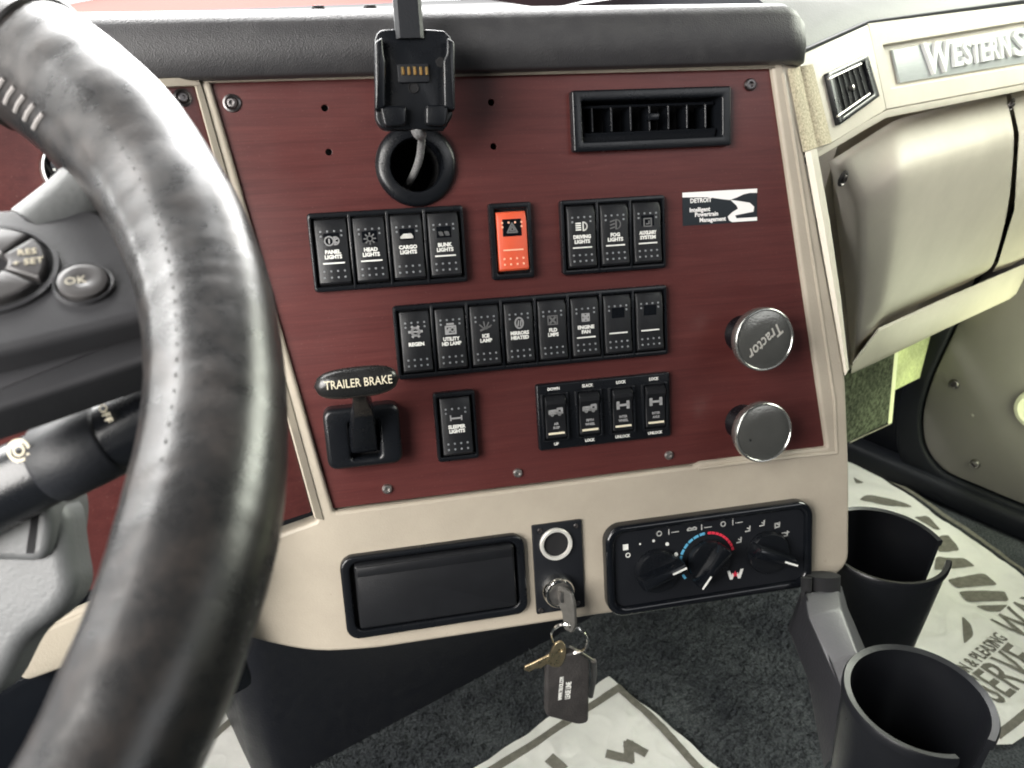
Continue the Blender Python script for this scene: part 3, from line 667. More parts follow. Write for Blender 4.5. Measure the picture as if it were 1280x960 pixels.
def bank(name, label, cat, TL, TR, BR, BL, n, specs, group='rocker switch banks'):
    x0, x1, y0, y1 = prect(TL, TR, BR, BL); t = thing(name, label, cat, FP, ((x0 + x1) / 2, (y0 + y1) / 2, 0), group)
    b = BORD / 2 * .62; wl = (x1 - x0 - 2 * b) / n
    bm = B(); ringplate(bm, rrect(x0, x1, y0, y1, .0022, 3), rrect(x0 + b, x1 - b, y0 + .0034, y1 - .0034, .0006, 3), 0, .0058, .0010, 2, .0015, 1.9); 
    part('bezel', bm, M_BLK, t)
    bm = B(); rbox(bm, x0 + .0015, x1 - .0015, y0 + .0015, y1 - .0015, .0003, .0015); part('well', bm, M_DARK, t)
    for i in range(1, n):
        x = x0 + b + wl * i; bm = B(); rbox(bm, x - .0009, x + .0009, y0 + .0012, y1 - .0012, .001, .0060, .0006, 2); part('divider', bm, M_BLK, t)
    for i, (leg, ic, lines, lens, bar) in enumerate(specs):
        rocker(t, x0 + b + wl * (i + .5), wl * .835, y0 + .0040, y1 - .0040, leg, ic, lines, lens, None, bar)
    return t
bank('switch_bank', 'black bank of four light rockers below the ringed cable hole', 'switch bank', (383, 265.5), (579, 258), (584.5, 354), (394, 364), 4,
     [('black rocker with round panel lamp symbol', 'panel', ['PANEL', 'LIGHTS'], True, True), ('black rocker lettered for the head lights', 'sun', ['HEAD', 'LIGHTS'], True, True),
      ('black rocker with white cab symbol and no bar', 'cab', ['CARGO', 'LIGHTS'], True, False), ('black rocker with faint symbol, rightmost of its bank', 'bunk', ['BUNK', 'LIGHTS'], True, True)])
bank('switch_bank', 'black bank of three rockers under the wide air vent', 'switch bank', (697, 250.8), (831, 243.7), (832.5, 335.6), (702.5, 344), 3,
     [('black rocker lettered for the driving lights', 'lamp', ['DRIVING', 'LIGHTS'], False, True), ('black rocker lettered for the fog lights', 'fog', ['FOG', 'LIGHTS'], False, True), ('black rocker with faint square symbol', 'square', ['AUXILIARY', 'SYSTEM'], True, True)])
bank('switch_bank', 'long black bank of eight rockers across the middle of the panel', 'switch bank', (488.5, 381), (833.3, 356.4), (835, 443), (499, 475), 8,
     [('black rocker with white cog symbol', 'gear', ['REGEN'], False, False), ('black rocker with square lamp symbol', 'box', ['UTILITY', 'HD LAMP'], False, False), ('black rocker with spray of grey rays', 'strobe', ['ICE', 'LAMP'], False, False),
      ('black rocker with oval mirror symbol', 'mirror', ['MIRRORS', 'HEATED'], False, False), ('black rocker with crossed box symbol', 'boxfan', ['FLD', 'LMPS'], False, False), ('black rocker lettered for the engine fan', 'fan', ['ENGINE', 'FAN'], False, True),
      ('blank black rocker with one white bar', None, [], True, True), ('blank black rocker at the right end of the long bank', None, [], True, True)])
bank('switch_module', 'single black rocker for the sleeper lights beside the trailer brake lever', 'switch', (540.4, 490), (594.6, 485), (597.7, 573), (546.7, 578), 1,
     [('black rocker with white bunk symbol', 'bed', ['SLEEPER', 'LIGHTS'], False, False)], 'single rocker switches')
# hazard switch
x0, x1, y0, y1 = prect((608.7, 254.5), (664.5, 252.5), (667.5, 347.5), (614.5, 350))
hz = thing('hazard_switch', 'bright orange hazard rocker with warning triangle in a black bezel', 'switch', FP, ((x0 + x1) / 2, (y0 + y1) / 2, 0), 'single rocker switches')
bm = B(); ringplate(bm, rrect(x0, x1, y0, y1, .0018, 3), rrect(x0 + .0036, x1 - .0032, y0 + .0038, y1 - .0038, .001, 3), 0, .0056, .0010, 2, .001, 1.9); part('bezel', bm, M_BLK, hz)
bm = B(); rbox(bm, x0 + .002, x1 - .002, y0 + .002, y1 - .002, .0003, .0012); part('well', bm, M_DARK, hz)
rr = rocker(hz, (x0 + x1) / 2 + .0003, (x1 - x0) * .70, y0 + .0052, y1 - .0056, None, 'tri', [], True, M_ORANGE, True, mat('pale_orange_print', (.85, .45, .3), .6))
# lower bank of four lock switches with lettered bezel
x0, x1, y0, y1 = prect((668, 479), (837.3, 464.5), (839.5, 547), (673, 563))
lk = thing('switch_bank', 'black bank of four axle lock paddles with lettering above and below', 'switch bank', FP, ((x0 + x1) / 2, (y0 + y1) / 2, 0), 'rocker switch banks')
bm = B(); plate(bm, rrect(x0, x1, y0, y1, .0016, 3), 0, .0045, .0011); bz = part('bezel', bm, M_BLK, lk)
wl = (x1 - x0) / 4; bm = B()
tops = ['DOWN', 'SLACK', 'LOCK', 'LOCK']; bots = ['UP', 'LOCK', 'UNLOCK', 'UNLOCK']; mids_ = [('truck', ['AIR', 'SUSP']), ('truck', ['FIFTH', 'WHEEL']), ('axle', ['INTER', 'WHEEL']), ('axle', ['INTER', 'AXLE'])]
for i in range(4):
    xc = x0 + wl * (i + .5)
    text(bm, tops[i], .0029, xc, y1 - .0038, .0046, 0, .0001, .0001, sx=.9); text(bm, bots[i], .0029, xc, y0 + .0040, .0046, 0, .0001, .0001, sx=.9)
part('lettering', bm, M_WHT, bz)
for i in range(4):
    xc = x0 + wl * (i + .5); w = wl * .60
    bm = B(); rf = rrect(xc - wl * .40, xc + wl * .40, y0 + .0065, y1 - .0065, .001, 2); ringplate(bm, rf, rrect(xc - w / 2 - .0006, xc + w / 2 + .0006, y0 + .0075, y1 - .0075, .0008, 2), .004, .0070, .0007, 2, .0048); part('paddle_guard', bm, M_BLK, lk)
    bm = B(); ya, yb2 = y0 + .0080, y1 - .0080; H = yb2 - ya
    loft(bm, [[V((xc - w / 2, ya + t * H, .003)), V((xc - w / 2, ya + t * H, z * mm - .0006)), V((xc - w / 2 + .0006, ya + t * H, z * mm)), V((xc + w / 2 - .0006, ya + t * H, z * mm)), V((xc + w / 2, ya + t * H, z * mm - .0006)), V((xc + w / 2, ya + t * H, .003))] for t, z in ((0, 5), (.05, 7.4), (.45, 7.0), (.72, 7.6), (.82, 9.4), (.9, 9.2), (1, 5.5))])
    pd = part('paddle', bm, M_ROCK, lk, smooth=30)
    bm = B(); icon(bm, mids_[i][0], xc, ya + .63 * H, w * .50, .0078)
    for k, s in enumerate(mids_[i][1]): text(bm, s, .0024, xc, ya + (.36 - k * .09) * H, .0075, 0, .0001, .00008, sx=.9)
    part('lettering', bm, M_GREYP, pd)
    bm = B(); rbox(bm, xc - w * .40, xc + w * .40, ya + .12 * H, ya + .165 * H, .0070, .0077); part('indicator_bar', bm, M_CREAM, pd)

# ================================================================== trailer brake lever
tb = thing('trailer_brake_lever', 'black T-handled trailer brake lever on a square rounded base', 'lever', FP, FP.p3(455, 545))
bx = [px(407, 508, .0), px(500, 499, .010), px(502, 578, .010), px(414, 590, .012)]
bx0, bx1, by0, by1 = (px(407, 545, 0).x), px(501, 540, .012).x, px(460, 583, .012).y, px(455, 503, 0).y
bm = B(); ringplate(bm, rrect(bx0, bx1, by0, by1, .006, 4), rrect(bx0 + .016, bx1 - .0145, by0 + .006, by1 - .010, .002, 4), 0, .013, .003, 4, .002); part('base', bm, M_BLK, tb, smooth=50)
bm = B(); rbox(bm, bx0 + .008, bx1 - .008, by0 + .003, by1 - .006, .001, .0022); part('slot', bm, M_DARK, tb)
hc = px(446, 477, .055); scx = (bx0 + bx1) / 2
bm = B()
def srect(x, y, z, w, d): return [V((x - w / 2, y - d / 2, z)), V((x + w / 2, y - d / 2, z)), V((x + w / 2, y + d / 2, z)), V((x - w / 2, y + d / 2, z))]
loft(bm, [srect(scx, by0 + .017, .002, .0185, .020), srect(scx - .0003, by0 + .019, .012, .0175, .018), srect(hc.x + .002, hc.y - .022, .027, .0125, .012), srect(hc.x + .0006, hc.y - .010, .043, .0085, .010), srect(hc.x, hc.y, .054, .0085, .009)])
bmesh.ops.bevel(bm, geom=bm.edges[:], offset=.0014, segments=2, profile=.5, affect='EDGES'); part('stem', bm, M_BLK, tb)
bm = B(); hw = (px(499, 472, .055).x - px(393, 478, .055).x) / 2; rings = []
hang = 0
for i in range(25):
    s = -1 + 2 * i / 24; k = (1 - abs(s) ** 3.2) ** .45 if abs(s) < 1 else .02; k = max(k, .05)
    x = hc.x + s * hw; ry, rz = .0093 * k, .0095 * k
    rings.append([V((x, hc.y + ry * math.cos(a) + .0005 * s, .057 + rz * math.sin(a) * (.72 if math.sin(a) > 0 else 1))) for a in [2 * math.pi * j / 24 for j in range(24)]])
loft(bm, rings); hd = part('handle', bm, mat('handle_plastic', (.012, .012, .012), .27, bump=.2, bscale=700, rvar=.08), tb, smooth=80)
bm = B(); text(bm, 'TRAILER BRAKE', .0072, hc.x + .001, hc.y + .0008, .0640, R(.5), .00010, .00003, sx=.78); part('lettering', bm, M_CREAM, hd)

# ================================================================== brake knobs
def brake_knob(label, u, v, rp, script):
    h = .034; q = px(u, v, h); zc = (FP.M @ V((q.x, q.y, h)) - CAM).dot(AX); r = rp * zc / 1000
    k = thing('brake_knob', label, 'knob', FP, (q.x, q.y, 0), 'round air brake knobs')
    bm = B(); lathe(bm, q.x, q.y, [(r * .62, 0), (r * .60, .004), (r * .52, .010), (r * .52, .022), (r * .8, .0245)], 40); part('shaft', bm, M_BLK, k)
    bm = B(); lathe(bm, q.x, q.y, [(r * .8, .0242), (r * .97, .0255), (r * .985, .028), (r * .985, h - .002), (r * .90, h - .0009), (r * .5, h - .0003), (.00001, h)], 64); cp_ = part('cap', bm, M_KNOB, k, smooth=50)
    bm = B(); lathe(bm, q.x, q.y, [(r * .98, .0262), (r * 1.0, .0275), (r * 1.005, h - .0022), (r * .985, h - .0008), (r * .955, h - .0002), (r * .925, h - .0004), (r * .90, h - .0014)], 72); part('rim', bm, M_RIM, k, smooth=60)
    if script:
        bm = B(); text(bm, 'Tractor', .0112, q.x + .0005, q.y - .0002, h - .0001, R(218), .00025, .0001, shear=.3, sx=.85); part('lettering', bm, mat('faded_grey_print', (.36, .35, .32), .6), cp_)
    else:
        bm = B(); a = px(u - 18, v + 9, h); lathe(bm, a.x, a.y, [(.0007, h - .0001), (.0006, h + .0002), (.00001, h + .0002)], 10); part('chip', bm, M_BLK, cp_)
brake_knob('upper round grey brake knob with faded script lettering on its face', 957, 425, 40, True)
brake_knob('lower round grey brake knob with a plain worn face', 956, 541.5, 38.5, False)

# ================================================================== sticker
x0, x1, y0, y1 = prect((852, 240.3), (946, 236.4), (946, 278.6), (854, 280.3), 0, 0)
sk = thing('sticker', 'small black and white sticker with a winding road on the mahogany panel', 'sticker', FP, ((x0 + x1) / 2, (y0 + y1) / 2, 0))
w, h = x1 - x0, y1 - y0
bm = B(); rbox(bm, x0, x1, y0, y1, 0, .0003); part('backing', bm, M_STICKB, sk)
def sp(a, b): return V((x0 + a * w, y0 + b * h))
bm = B(); plate(bm, ccw([sp(0, 1), sp(0, .86), sp(.35, .82), sp(.52, .74), sp(.63, .70), sp(.72, .76), sp(.82, .85), sp(.90, .88), sp(1, .87), sp(1, 1)]), .0003, .00045); part('white_band', bm, M_STICK, sk)
bm = B(); plate(bm, ccw([sp(.64, .70), sp(.72, .52), sp(.74, .42), sp(.66, .32), sp(.60, .2), sp(.62, .08), sp(.66, .02), sp(1, .02), sp(1, .13), sp(.72, .13), sp(.70, .22), sp(.95, .30), sp(.96, .45), sp(.90, .58), sp(.78, .64)]), .0003, .00045); part('road', bm, M_STICK, sk)
bm = B(); 
for s, a, b, sz in (('DETROIT', .10, .735, .0042), ('Intelligent', .09, .46, .0042), ('Powertrain', .16, .31, .0042), ('Management', .22, .14, .0042)): q = sp(a, b); text(bm, s, sz, q.x, q.y, .0004, 0, .0001, .0001, align='LEFT', sx=.92)
part('lettering', bm, M_STICK, sk, kind='stuff')

# ================================================================== ashtray drawer in the lower fascia
ZF = .004
x0, x1, y0, y1 = prect((428, 703), (650, 668), (660, 762), (437, 795), ZF, ZF + .004)
x0, x1 = px(429, 745, ZF).x, px(657, 710, ZF + .004).x; y1 = px(540, 679, ZF).y; y0 = px(545, 783, ZF + .004).y
at = thing('ashtray', 'closed black ashtray drawer in the tan lower fascia', 'ashtray', FP, ((x0 + x1) / 2, (y0 + y1) / 2, ZF))
bm = B(); ringplate(bm, rrect(x0, x1, y0, y1, .009, 6), rrect(x0 + .0065, x1 - .0065, y0 + .0062, y1 - .0045, .006, 6), ZF, ZF + .006, .0018, 3, ZF + .0004); part('bezel', bm, M_BLK, at)
bm = B(); rbox(bm, x0 + .003, x1 - .003, y0 + .003, y1 - .003, ZF + .0001, ZF + .0006); part('well', bm, M_DARK, at)
bm = B(); o = rrect(x0 + .0095, x1 - .0085, y0 + .0085, y1 - .0055, .002, 4)
loft(bm, [z2(o, ZF + .0006), z2(o, ZF + .0075), z2(inset(o, .0006), ZF + .0085), z2(inset(o, .0015), ZF + .009)], True, True)
part('drawer_front', bm, M_ROCK, at)
bm = B(); rbox(bm, x0 + .011, x1 - .010, y1 - .0135, y1 - .0066, ZF + .0088, ZF + .0105, .0008); part('finger_lip', bm, M_ROCK, at)

# ================================================================== ignition plate, lock and keys
x0, x1 = px(667, 710, ZF).x, px(728, 702, ZF).x; y1 = px(697, 652, ZF).y; y0 = px(699, 762, ZF).y
ig = thing('ignition_plate', 'narrow black plate holding a power socket above the ignition lock', 'switch plate', FP, ((x0 + x1) / 2, (y0 + y1) / 2, ZF))
bm = B(); plate(bm, rrect(x0, x1, y0, y1, .001, 2), ZF, ZF + .0022, .0005); ip = part('plate', bm, M_MATTE, ig)
for u, v in ((674, 662), (719, 656), (675, 761), (721, 752)):
    bm = B(); q = px(u, v, ZF); screw_head(bm, q.x, q.y, ZF + .0022, .0019); part('screw', bm, M_SCREW, ip)
sx_, sy_ = px(695, 680, ZF + .003); bm = B(); z = ZF + .002
lathe(bm, sx_, sy_, [(.0120, z), (.0120, z + .0022), (.0114, z + .0030), (.0096, z + .0028), (.0090, z + .0012)], 44); so_ = part('socket_ring', bm, mat('bright_socket_metal', (.86, .84, .78), .36, .55), ig)
bm = B(); lathe(bm, sx_, sy_, [(.0094, z + .0008), (.00001, z + .0006)], 40); part('socket_bore', bm, M_DARK, so_)
lx, ly = px(699, 741, ZF + .008); 
bm = B(); lathe(bm, lx, ly, [(.0122, z), (.0122, z + .004), (.0112, z + .0075), (.0102, z + .009), (.0088, z + .009), (.0084, z + .0075)], 44); lkp = part('lock_bezel', bm, M_CHROME, ig)
bm = B(); lathe(bm, lx, ly, [(.0086, z + .0070), (.0080, z + .0085), (.00001, z + .0085)], 32); part('lock_barrel', bm, M_STEEL, lkp)
zk = ZF + .010
key = thing('ignition_key', 'grey ignition key turned in the lock below the power socket', 'key', FP, (lx, ly, zk), 'keys')
kx, ky = px(710, 762, zk + .022)
bm = B()
loft(bm, [[V((lx - .0012, ly - .004, zk - .006)), V((lx + .0012, ly - .004, zk - .006)), V((lx + .0012, ly + .004, zk - .006)), V((lx - .0012, ly + .004, zk - .006))], [V((lx - .0012, ly - .004, zk + .006)), V((lx + .0012, ly - .004, zk + .006)), V((lx + .0012, ly + .004, zk + .006)), V((lx - .0012, ly + .004, zk + .006))]])
part('blade', bm, M_STEEL, key)
# bow of the key: a flat plate standing out of the lock, turned a little to face left
bw = Frame(FP.M @ Matrix.Translation((lx, ly, zk)) @ Matrix.Rotation(R(-62), 4, 'Y'))
bo_ = [V((-.004, .0062)), V((.004, .0066)), V((.013, .0050)), V((.0155, -.002)), V((.0155, -.018)), V((.012, -.0255)), V((.004, -.0255)), V((.0025, -.012)), V((-.004, -.0055))]
bm = B(); holed(bm, ccw(roundpoly(bo_, .002, 3)), [circle(.0095, -.0205, .0022, 14)], -.0014, .0014, .0005); part('bow', bm, mat('grey_key_plastic', (.075, .072, .066), .4, var=.2, vscale=200), key, F=bw)
kb = bw.M @ V((.0095, -.0205, 0))                                               # hole of the bow, world
FK = frame(kb, (1, 0, 0), (0, 0, 1))                                           # keys hang in a plumb plane
def kp(u, v, h=0): return FK.px(u, v, h)
rc = kp(712, 796); rr_ = .0133
dv = V((0, 0)) - rc; rc = V((0, 0)) - dv.normalized() * rr_
kr = thing('key_ring', 'split steel ring hanging from the ignition key', 'key ring', FK, (rc.x, rc.y, 0))
bm = B(); tl = R(28)
def ringp(a, r=rr_): return V((rc.x + r * math.cos(a) * math.cos(tl), rc.y + r * math.sin(a), r * math.cos(a) * math.sin(tl)))
for dzz in (-.0006, .0006): tube(bm, [ringp(2 * math.pi * i / 48) + V((0, 0, dzz)) for i in range(49)], .0007, 8, False)
part('ring', bm, M_CHROME, kr)
# small brass key
sk2 = thing('small_key', 'small pale brass key hanging on the split ring', 'key', FK, (*kp(700, 808), .003), 'keys')
bm = B(); zz = .002
bow = [kp(689, 806), kp(693, 799), kp(701, 797), kp(706, 804), kp(705, 818), kp(699, 829), kp(688, 829), kp(681, 822)]
holed(bm, ccw(roundpoly(bow, .003, 3)), [circle(*kp(699, 808), .0017, 12)], zz, zz + .002, .0004); part('bow', bm, M_BRASS, sk2)
bm = B(); bl = [kp(688, 813), kp(676, 819), kp(655, 829), kp(654, 833), kp(660, 835), kp(668, 831), kp(674, 831), kp(681, 826), kp(690, 826)]
plate(bm, ccw(bl), zz + .0003, zz + .0017, .0003); part('blade', bm, M_BRASS, sk2)
# fob
fb = thing('key_fob', 'dark leather key fob with printed upright lettering', 'key fob', FK, (*kp(707, 855), 0))
bm = B(); fo_ = [kp(682, 823), kp(690, 817), kp(722, 812), kp(736, 824), kp(734, 899), kp(722, 902), kp(681, 891)]
plate(bm, roundpoly(fo_, .0035, 3), -.003, .0035, .0018); fbb = part('leather_tag', bm, M_FOB, fb)
bm = B()
for u, v0, v1 in ((701, 838, 883), (710, 842, 884)):
    a, b = kp(u, v1, .0037), kp(u + 1, v0, .0037); L = (b - a).length
    text(bm, ['WWW.TRUCK.COM', 'LEASE LINE'][u > 705], .0042 if u < 705 else .0058, (a.x + b.x) / 2, (a.y + b.y) / 2, .0036, R(88), .00012, .0001, sx=.62)
part('lettering', bm, M_WHT, fbb, kind='stuff')
bm = B(); tube(bm, [FK.p3(712, 808, .001), FK.p3(727, 816, .001), FK.p3(742, 826, .0)], .0009, 8); tube(bm, [FK.p3(742, 826, 0), FK.p3(743, 845, -.003), FK.p3(738, 870, -.005)], .0022, 8); part('clasp', bm, M_STEEL, fb)

# ================================================================== heater control panel
x0, x1 = px(754, 705, ZF).x, px(1013, 668, ZF + .004).x
y1 = (px(785, 656, ZF).y + px(985, 619, ZF).y) / 2; y0 = (px(790, 765, ZF + .003).y + px(975, 735, ZF + .003).y) / 2
hv = thing('heater_control', 'glossy black heater control panel with three turning dials', 'control panel', FP, ((x0 + x1) / 2, (y0 + y1) / 2, ZF))
bm = B(); ringplate(bm, rrect(x0, x1, y0, y1, .013, 7), rrect(x0 + .0068, x1 - .0068, y0 + .0068, y1 - .0062, .008, 7), ZF, ZF + .009, .0033, 5, ZF + .005); part('bezel', bm, M_GLOSS, hv, smooth=50)
bm = B(); rbox(bm, x0 + .005, x1 - .005, y0 + .005, y1 - .005, ZF + .003, ZF + .0055); fc = part('face', bm, M_MATTE, hv)
zf = ZF + .0056
def hp(u, v): return px(u, v, zf)
def dial(u, v, ang, lab, bright):
    q = hp(u, v); d = B(); r = .0165
    lathe(d, q.x, q.y, [(r, zf - .001), (r, zf + .004), (r * .94, zf + .006), (r * .75, zf + .0066), (.00001, zf + .0066)], 44); o = part('dial', d, M_BLK, hv, smooth=50, label=lab)
    g = B(); t = bmesh.new(); c = [V((-.0165, -.0052)), V((.0192, -.0036)), V((.0192, .0036)), V((-.0165, .0052))]
    oo = roundpoly(c, .002, 3); loft(t, [z2(oo, .0), z2(oo, .009), z2(inset(oo, .0010), .0125), z2(inset(oo, .0018), .013)]); t.transform(Matrix.Translation((q.x, q.y, zf + .003)) @ Matrix.Rotation(R(ang), 4, 'Z')); merge(g, t); part('grip', g, M_GLOSS, o)
    p = B(); t = bmesh.new(); rbox(t, .007, .0182, -.0007, .0007, .0131, .0134); t.transform(Matrix.Translation((q.x, q.y, zf + .003)) @ Matrix.Rotation(R(ang), 4, 'Z')); merge(p, t); part('pointer', p, M_WHT, o)
    return o
dial(820, 712, 18, 'fan speed dial at the left of the heater panel', False)
dial(884, 700, 232, 'temperature dial ringed by a blue and red scale', True)
dial(958, 689, -24, 'air direction dial at the right of the heater panel', True)
q = hp(884, 700); r = .0205
def arc(a0, a1, m, nm):
    bm = B(); n = 9
    for i in range(n):
        a = a0 + (a1 - a0) * i / n; b = a + (a1 - a0) / n * .8
        pts = [V((q.x + rad * math.cos(R(t)), q.y + rad * math.sin(R(t)))) for rad, t in ((r, a), (r, (a + b) / 2), (r, b), (r + .0019, b), (r + .0019, (a + b) / 2), (r + .0019, a))]
        plate(bm, ccw(pts), zf - .0002, zf + .0002)
    part(nm, bm, m, fc)
arc(215, 92, M_BLUE, 'cold_scale'); arc(88, 12, M_REDP, 'hot_scale')
bm = B()
for u, v, rd in ((817, 676, .0010), (834, 680, .0014), (845, 693, .0016), (800, 680, .0007)): a = hp(u, v); plate(bm, circle(a.x, a.y, rd, 12), zf - .0002, zf + .0002)
a = hp(782, 684); rbox(bm, a.x - .002, a.x + .002, a.y - .0022, a.y + .0022, zf - .0002, zf + .0002)
a = hp(785, 694); stroke(bm, [(a.x + x_, a.y + y_) for x_, y_ in circ_pts(0, 0, .0016, n=10)], .0006, zf)
a, b = hp(841, 720), hp(850, 711); stroke(bm, [a, b], .0011, zf)
a, b = hp(847, 702), hp(848, 706); stroke(bm, [a, b], .001, zf)
part('fan_scale', bm, M_WHT, fc)
bm = B()
for u, v, k in ((824, 667, 0), (865, 661, 1), (904, 655, 0)):
    a = hp(u, v)
    if k == 0: stroke(bm, [(a.x + x_, a.y + y_) for x_, y_ in circ_pts(0, 0, .0018, n=10)], .0008, zf)
    else: stroke(bm, [(a.x - .0035, a.y), (a.x - .002, a.y + .001), (a.x, a.y), (a.x + .002, a.y + .001), (a.x + .0035, a.y)], .0011, zf); stroke(bm, [(a.x - .0035, a.y - .001), (a.x + .0035, a.y - .001)], .0006, zf)
    b = hp(u + 12, v - 2); stroke(bm, [(b.x, b.y - .002), (b.x, b.y + .002)], .0007, zf); b = hp(u + 20, v - 2); stroke(bm, [(b.x - .0028, b.y), (b.x + .0028, b.y)], .0006, zf)
def man(u, v, s=.0026):
    a = hp(u, v); stroke(bm, [(a.x + s * .6, a.y + s), (a.x + s * .5, a.y - s * .4), (a.x - s * .8, a.y - s * .5)], .0009, zf); stroke(bm, [(a.x - s * .2, a.y + s * .5), (a.x + s * .4, a.y + s * .2)], .0008, zf)
for u, v in ((924, 676), (935, 662), (953, 655), (972, 657), (982, 668)): man(u, v)
a = hp(972, 657); stroke(bm, [(a.x - .002, a.y - .002), (a.x - .002, a.y + .002), (a.x + .002, a.y + .002)], .0007, zf)
a = hp(982, 668); stroke(bm, [(a.x - .003, a.y + .0015), (a.x + .003, a.y + .0015)], .0007, zf)
part('symbols', bm, mat('dim_print', (.42, .42, .40), .6), fc)
bm = B(); a = hp(919, 718)
for sgn in (-1, 1): plate(bm, ccw([V((a.x + sgn * x_, a.y + y_)) for x_, y_ in ((.0068, .0038), (.0042, -.0036), (.0022, -.0036), (.0008, .0006), (.0022, .0015), (.0030, -.0004), (.0044, .0038))]), zf - .0002, zf + .0002)
part('emblem', bm, M_WHT, fc)
bm = B(); plate(bm, ccw([V((a.x + x_ * .0016, a.y + .0002 + y_ * .0016)) for x_, y_ in [((1.7 if i % 2 == 0 else .7) * math.cos(R(90 + 36 * i)), (1.7 if i % 2 == 0 else .7) * math.sin(R(90 + 36 * i))) for i in range(10)]]), zf - .0002, zf + .0003); part('emblem_star', bm, M_REDP, fc)

# ================================================================== steering wheel
WC = V((-.36117, -.29366, .74797)); WN = V((math.cos(1.104176) * math.cos(-1.336491), math.cos(1.104176) * math.sin(-1.336491), math.sin(1.104176)))
WU = UP.cross(WN).normalized(); WV = WN.cross(WU)
FW = Frame(Matrix(((WU.x, WV.x, WN.x, WC.x), (WU.y, WV.y, WN.y, WC.y), (WU.z, WV.z, WN.z, WC.z), (0, 0, 0, 1))))
WR = .2184
sw_ = thing('steering_wheel', 'black leather wrapped steering wheel with button spoke close to the viewer', 'steering wheel', FW, (0, 0, 0))
def rad(a):      # grip thickness round the rim, degrees
    a = (a + 180) % 360 - 180
    tab = [(-180, .0175), (-50, .0160), (-36, .0163), (-30, .0174), (-20, .0187), (-10, .0183), (0, .0188), (10, .0200), (22, .0226), (32, .0232), (45, .022), (70, .0185), (180, .0175)]
    for (x, y), (x2, y2) in zip(tab[:-1], tab[1:]):
        if x <= a <= x2: t = (a - x) / (x2 - x); t = t * t * (3 - 2 * t); return y + (y2 - y) * t
    return .0175
bm = B(); rings = []; N = 900
for i in range(N):
    a = 360 * i / N; t = R(a); c = V((math.cos(t), math.sin(t), 0)); ra = rad(a); ring = []
    for k in range(36):
        b = 2 * math.pi * k / 36
        p0 = c * (WR + ra * math.cos(b)) + V((0, 0, ra * math.sin(b)))
        f = noise.noise(p0 * 22) * .0003 + noise.noise(V((a * .5, b * 1.2, 3))) * .00014 + min(0, noise.noise(V((a * 1.1 + b * .5, b * 1.6, 9))) + .12) * .00020 * (1 if -60 < ((a + 180) % 360 - 180) < 2 else .35)
        # stitched seam furrow along the inner upper side
        db = abs((b - R(128) + math.pi) % (2 * math.pi) - math.pi); f -= .0007 * math.exp(-(db / .07) ** 2)
        rr2 = ra + f; ring.append(c * (WR + rr2 * math.cos(b)) + V((0, 0, rr2 * math.sin(b))))
    rings.append(ring)
loft(bm, rings, False, False, wrap=True)
rim = part('rim', bm, M_LEATHER, sw_, smooth=80)
bm = B()      # perforations and thread along the seam
for i in range(-14, 24):
    a = i * 1.35; t = R(a); c = V((math.cos(t), math.sin(t), 0)); ra = rad(a)
    for b in (R(116),):
        p0 = c * (WR + (ra - .0001) * math.cos(b)) + V((0, 0, (ra - .0001) * math.sin(b))); tg = V((-math.sin(t), math.cos(t), 0)); nn = (c * math.cos(b) + V((0, 0, math.sin(b))))
        sd = tg.cross(nn); tube(bm, [p0 - tg * .0006 - nn * .0002, p0 + nn * .0001, p0 + tg * .0006 - nn * .0002], .0003, 6)
part('stitching', bm, mat('dark_thread', (.05, .05, .05), .8), rim, kind='stuff')
bm = B()
for i in range(14, 46):
    a = i * 1.6; t = R(a); c = V((math.cos(t), math.sin(t), 0)); ra = rad(a) + .0002; tg = V((-math.sin(t), math.cos(t), 0))
    pts = []
    for b in (150, 160, 170): pts.append(c * (WR + ra * math.cos(R(b))) + V((0, 0, ra * math.sin(R(b)))) + tg * (.0022 if b == 170 else (-.0022 if b == 150 else 0)))
    tube(bm, pts, .0008, 6)
part('lacing', bm, M_THREAD, rim, kind='stuff')
# spoke with its buttons
hS = -.006
bm = B(); so2 = [FW.px(-170, 262, hS), FW.px(128, 258, hS), FW.px(152, 292, hS), FW.px(176, 350, hS), FW.px(192, 392, hS), FW.px(150, 402, hS), FW.px(0, 440, hS), FW.px(-170, 470, hS)]
plate(bm, roundpoly(so2, [.004, .010, .01, .01, .003, .004, .01, .004]), hS - .018, hS, .003, 4); spk = part('spoke', bm, M_PADDLE, sw_, smooth=50)
bm = B(); so3 = [FW.px(-170, 478, hS - .006), FW.px(0, 446, hS - .006), FW.px(150, 408, hS - .006), FW.px(200, 392, hS - .006), FW.px(204, 446, hS - .010), FW.px(0, 514, hS - .010), FW.px(-170, 566, hS - .010)]
plate(bm, roundpoly(so3, .003), hS - .022, hS - .009, .002, 3); part('spoke_back', bm, M_PADDLE, sw_, smooth=50)
bm = B(); jpath = bez(FW.p3(170, 190, -.004), FW.p3(132, 220, -.006), FW.p3(112, 250, -.012), FW.p3(60, 300, -.018), 10)
tube(bm, jpath, [.014, .0135, .013, .0125, .012, .0118, .0118, .012, .0125, .013, .0135], 20); part('spoke_joint', bm, mat('smooth_grip_plastic', (.05, .052, .052), .42, bump=.2, bscale=500), sw_, smooth=60)
bm = B(); 
for a in (33.0,):
    t = R(a); c = V((math.cos(t), math.sin(t), 0)); tg = V((-math.sin(t), math.cos(t), 0)); ra = rad(a)
    tube(bm, [c * (WR + (ra - .0002) * math.cos(R(b))) + V((0, 0, (ra - .0002) * math.sin(R(b)))) + tg * .004 * math.cos(R(b)) for b in range(-60, 241, 10)], .0016, 8)
part('wrap_seam', bm, M_LEATHER, rim)
def wp_(u, v, h=hS): return FW.px(u, v, h)
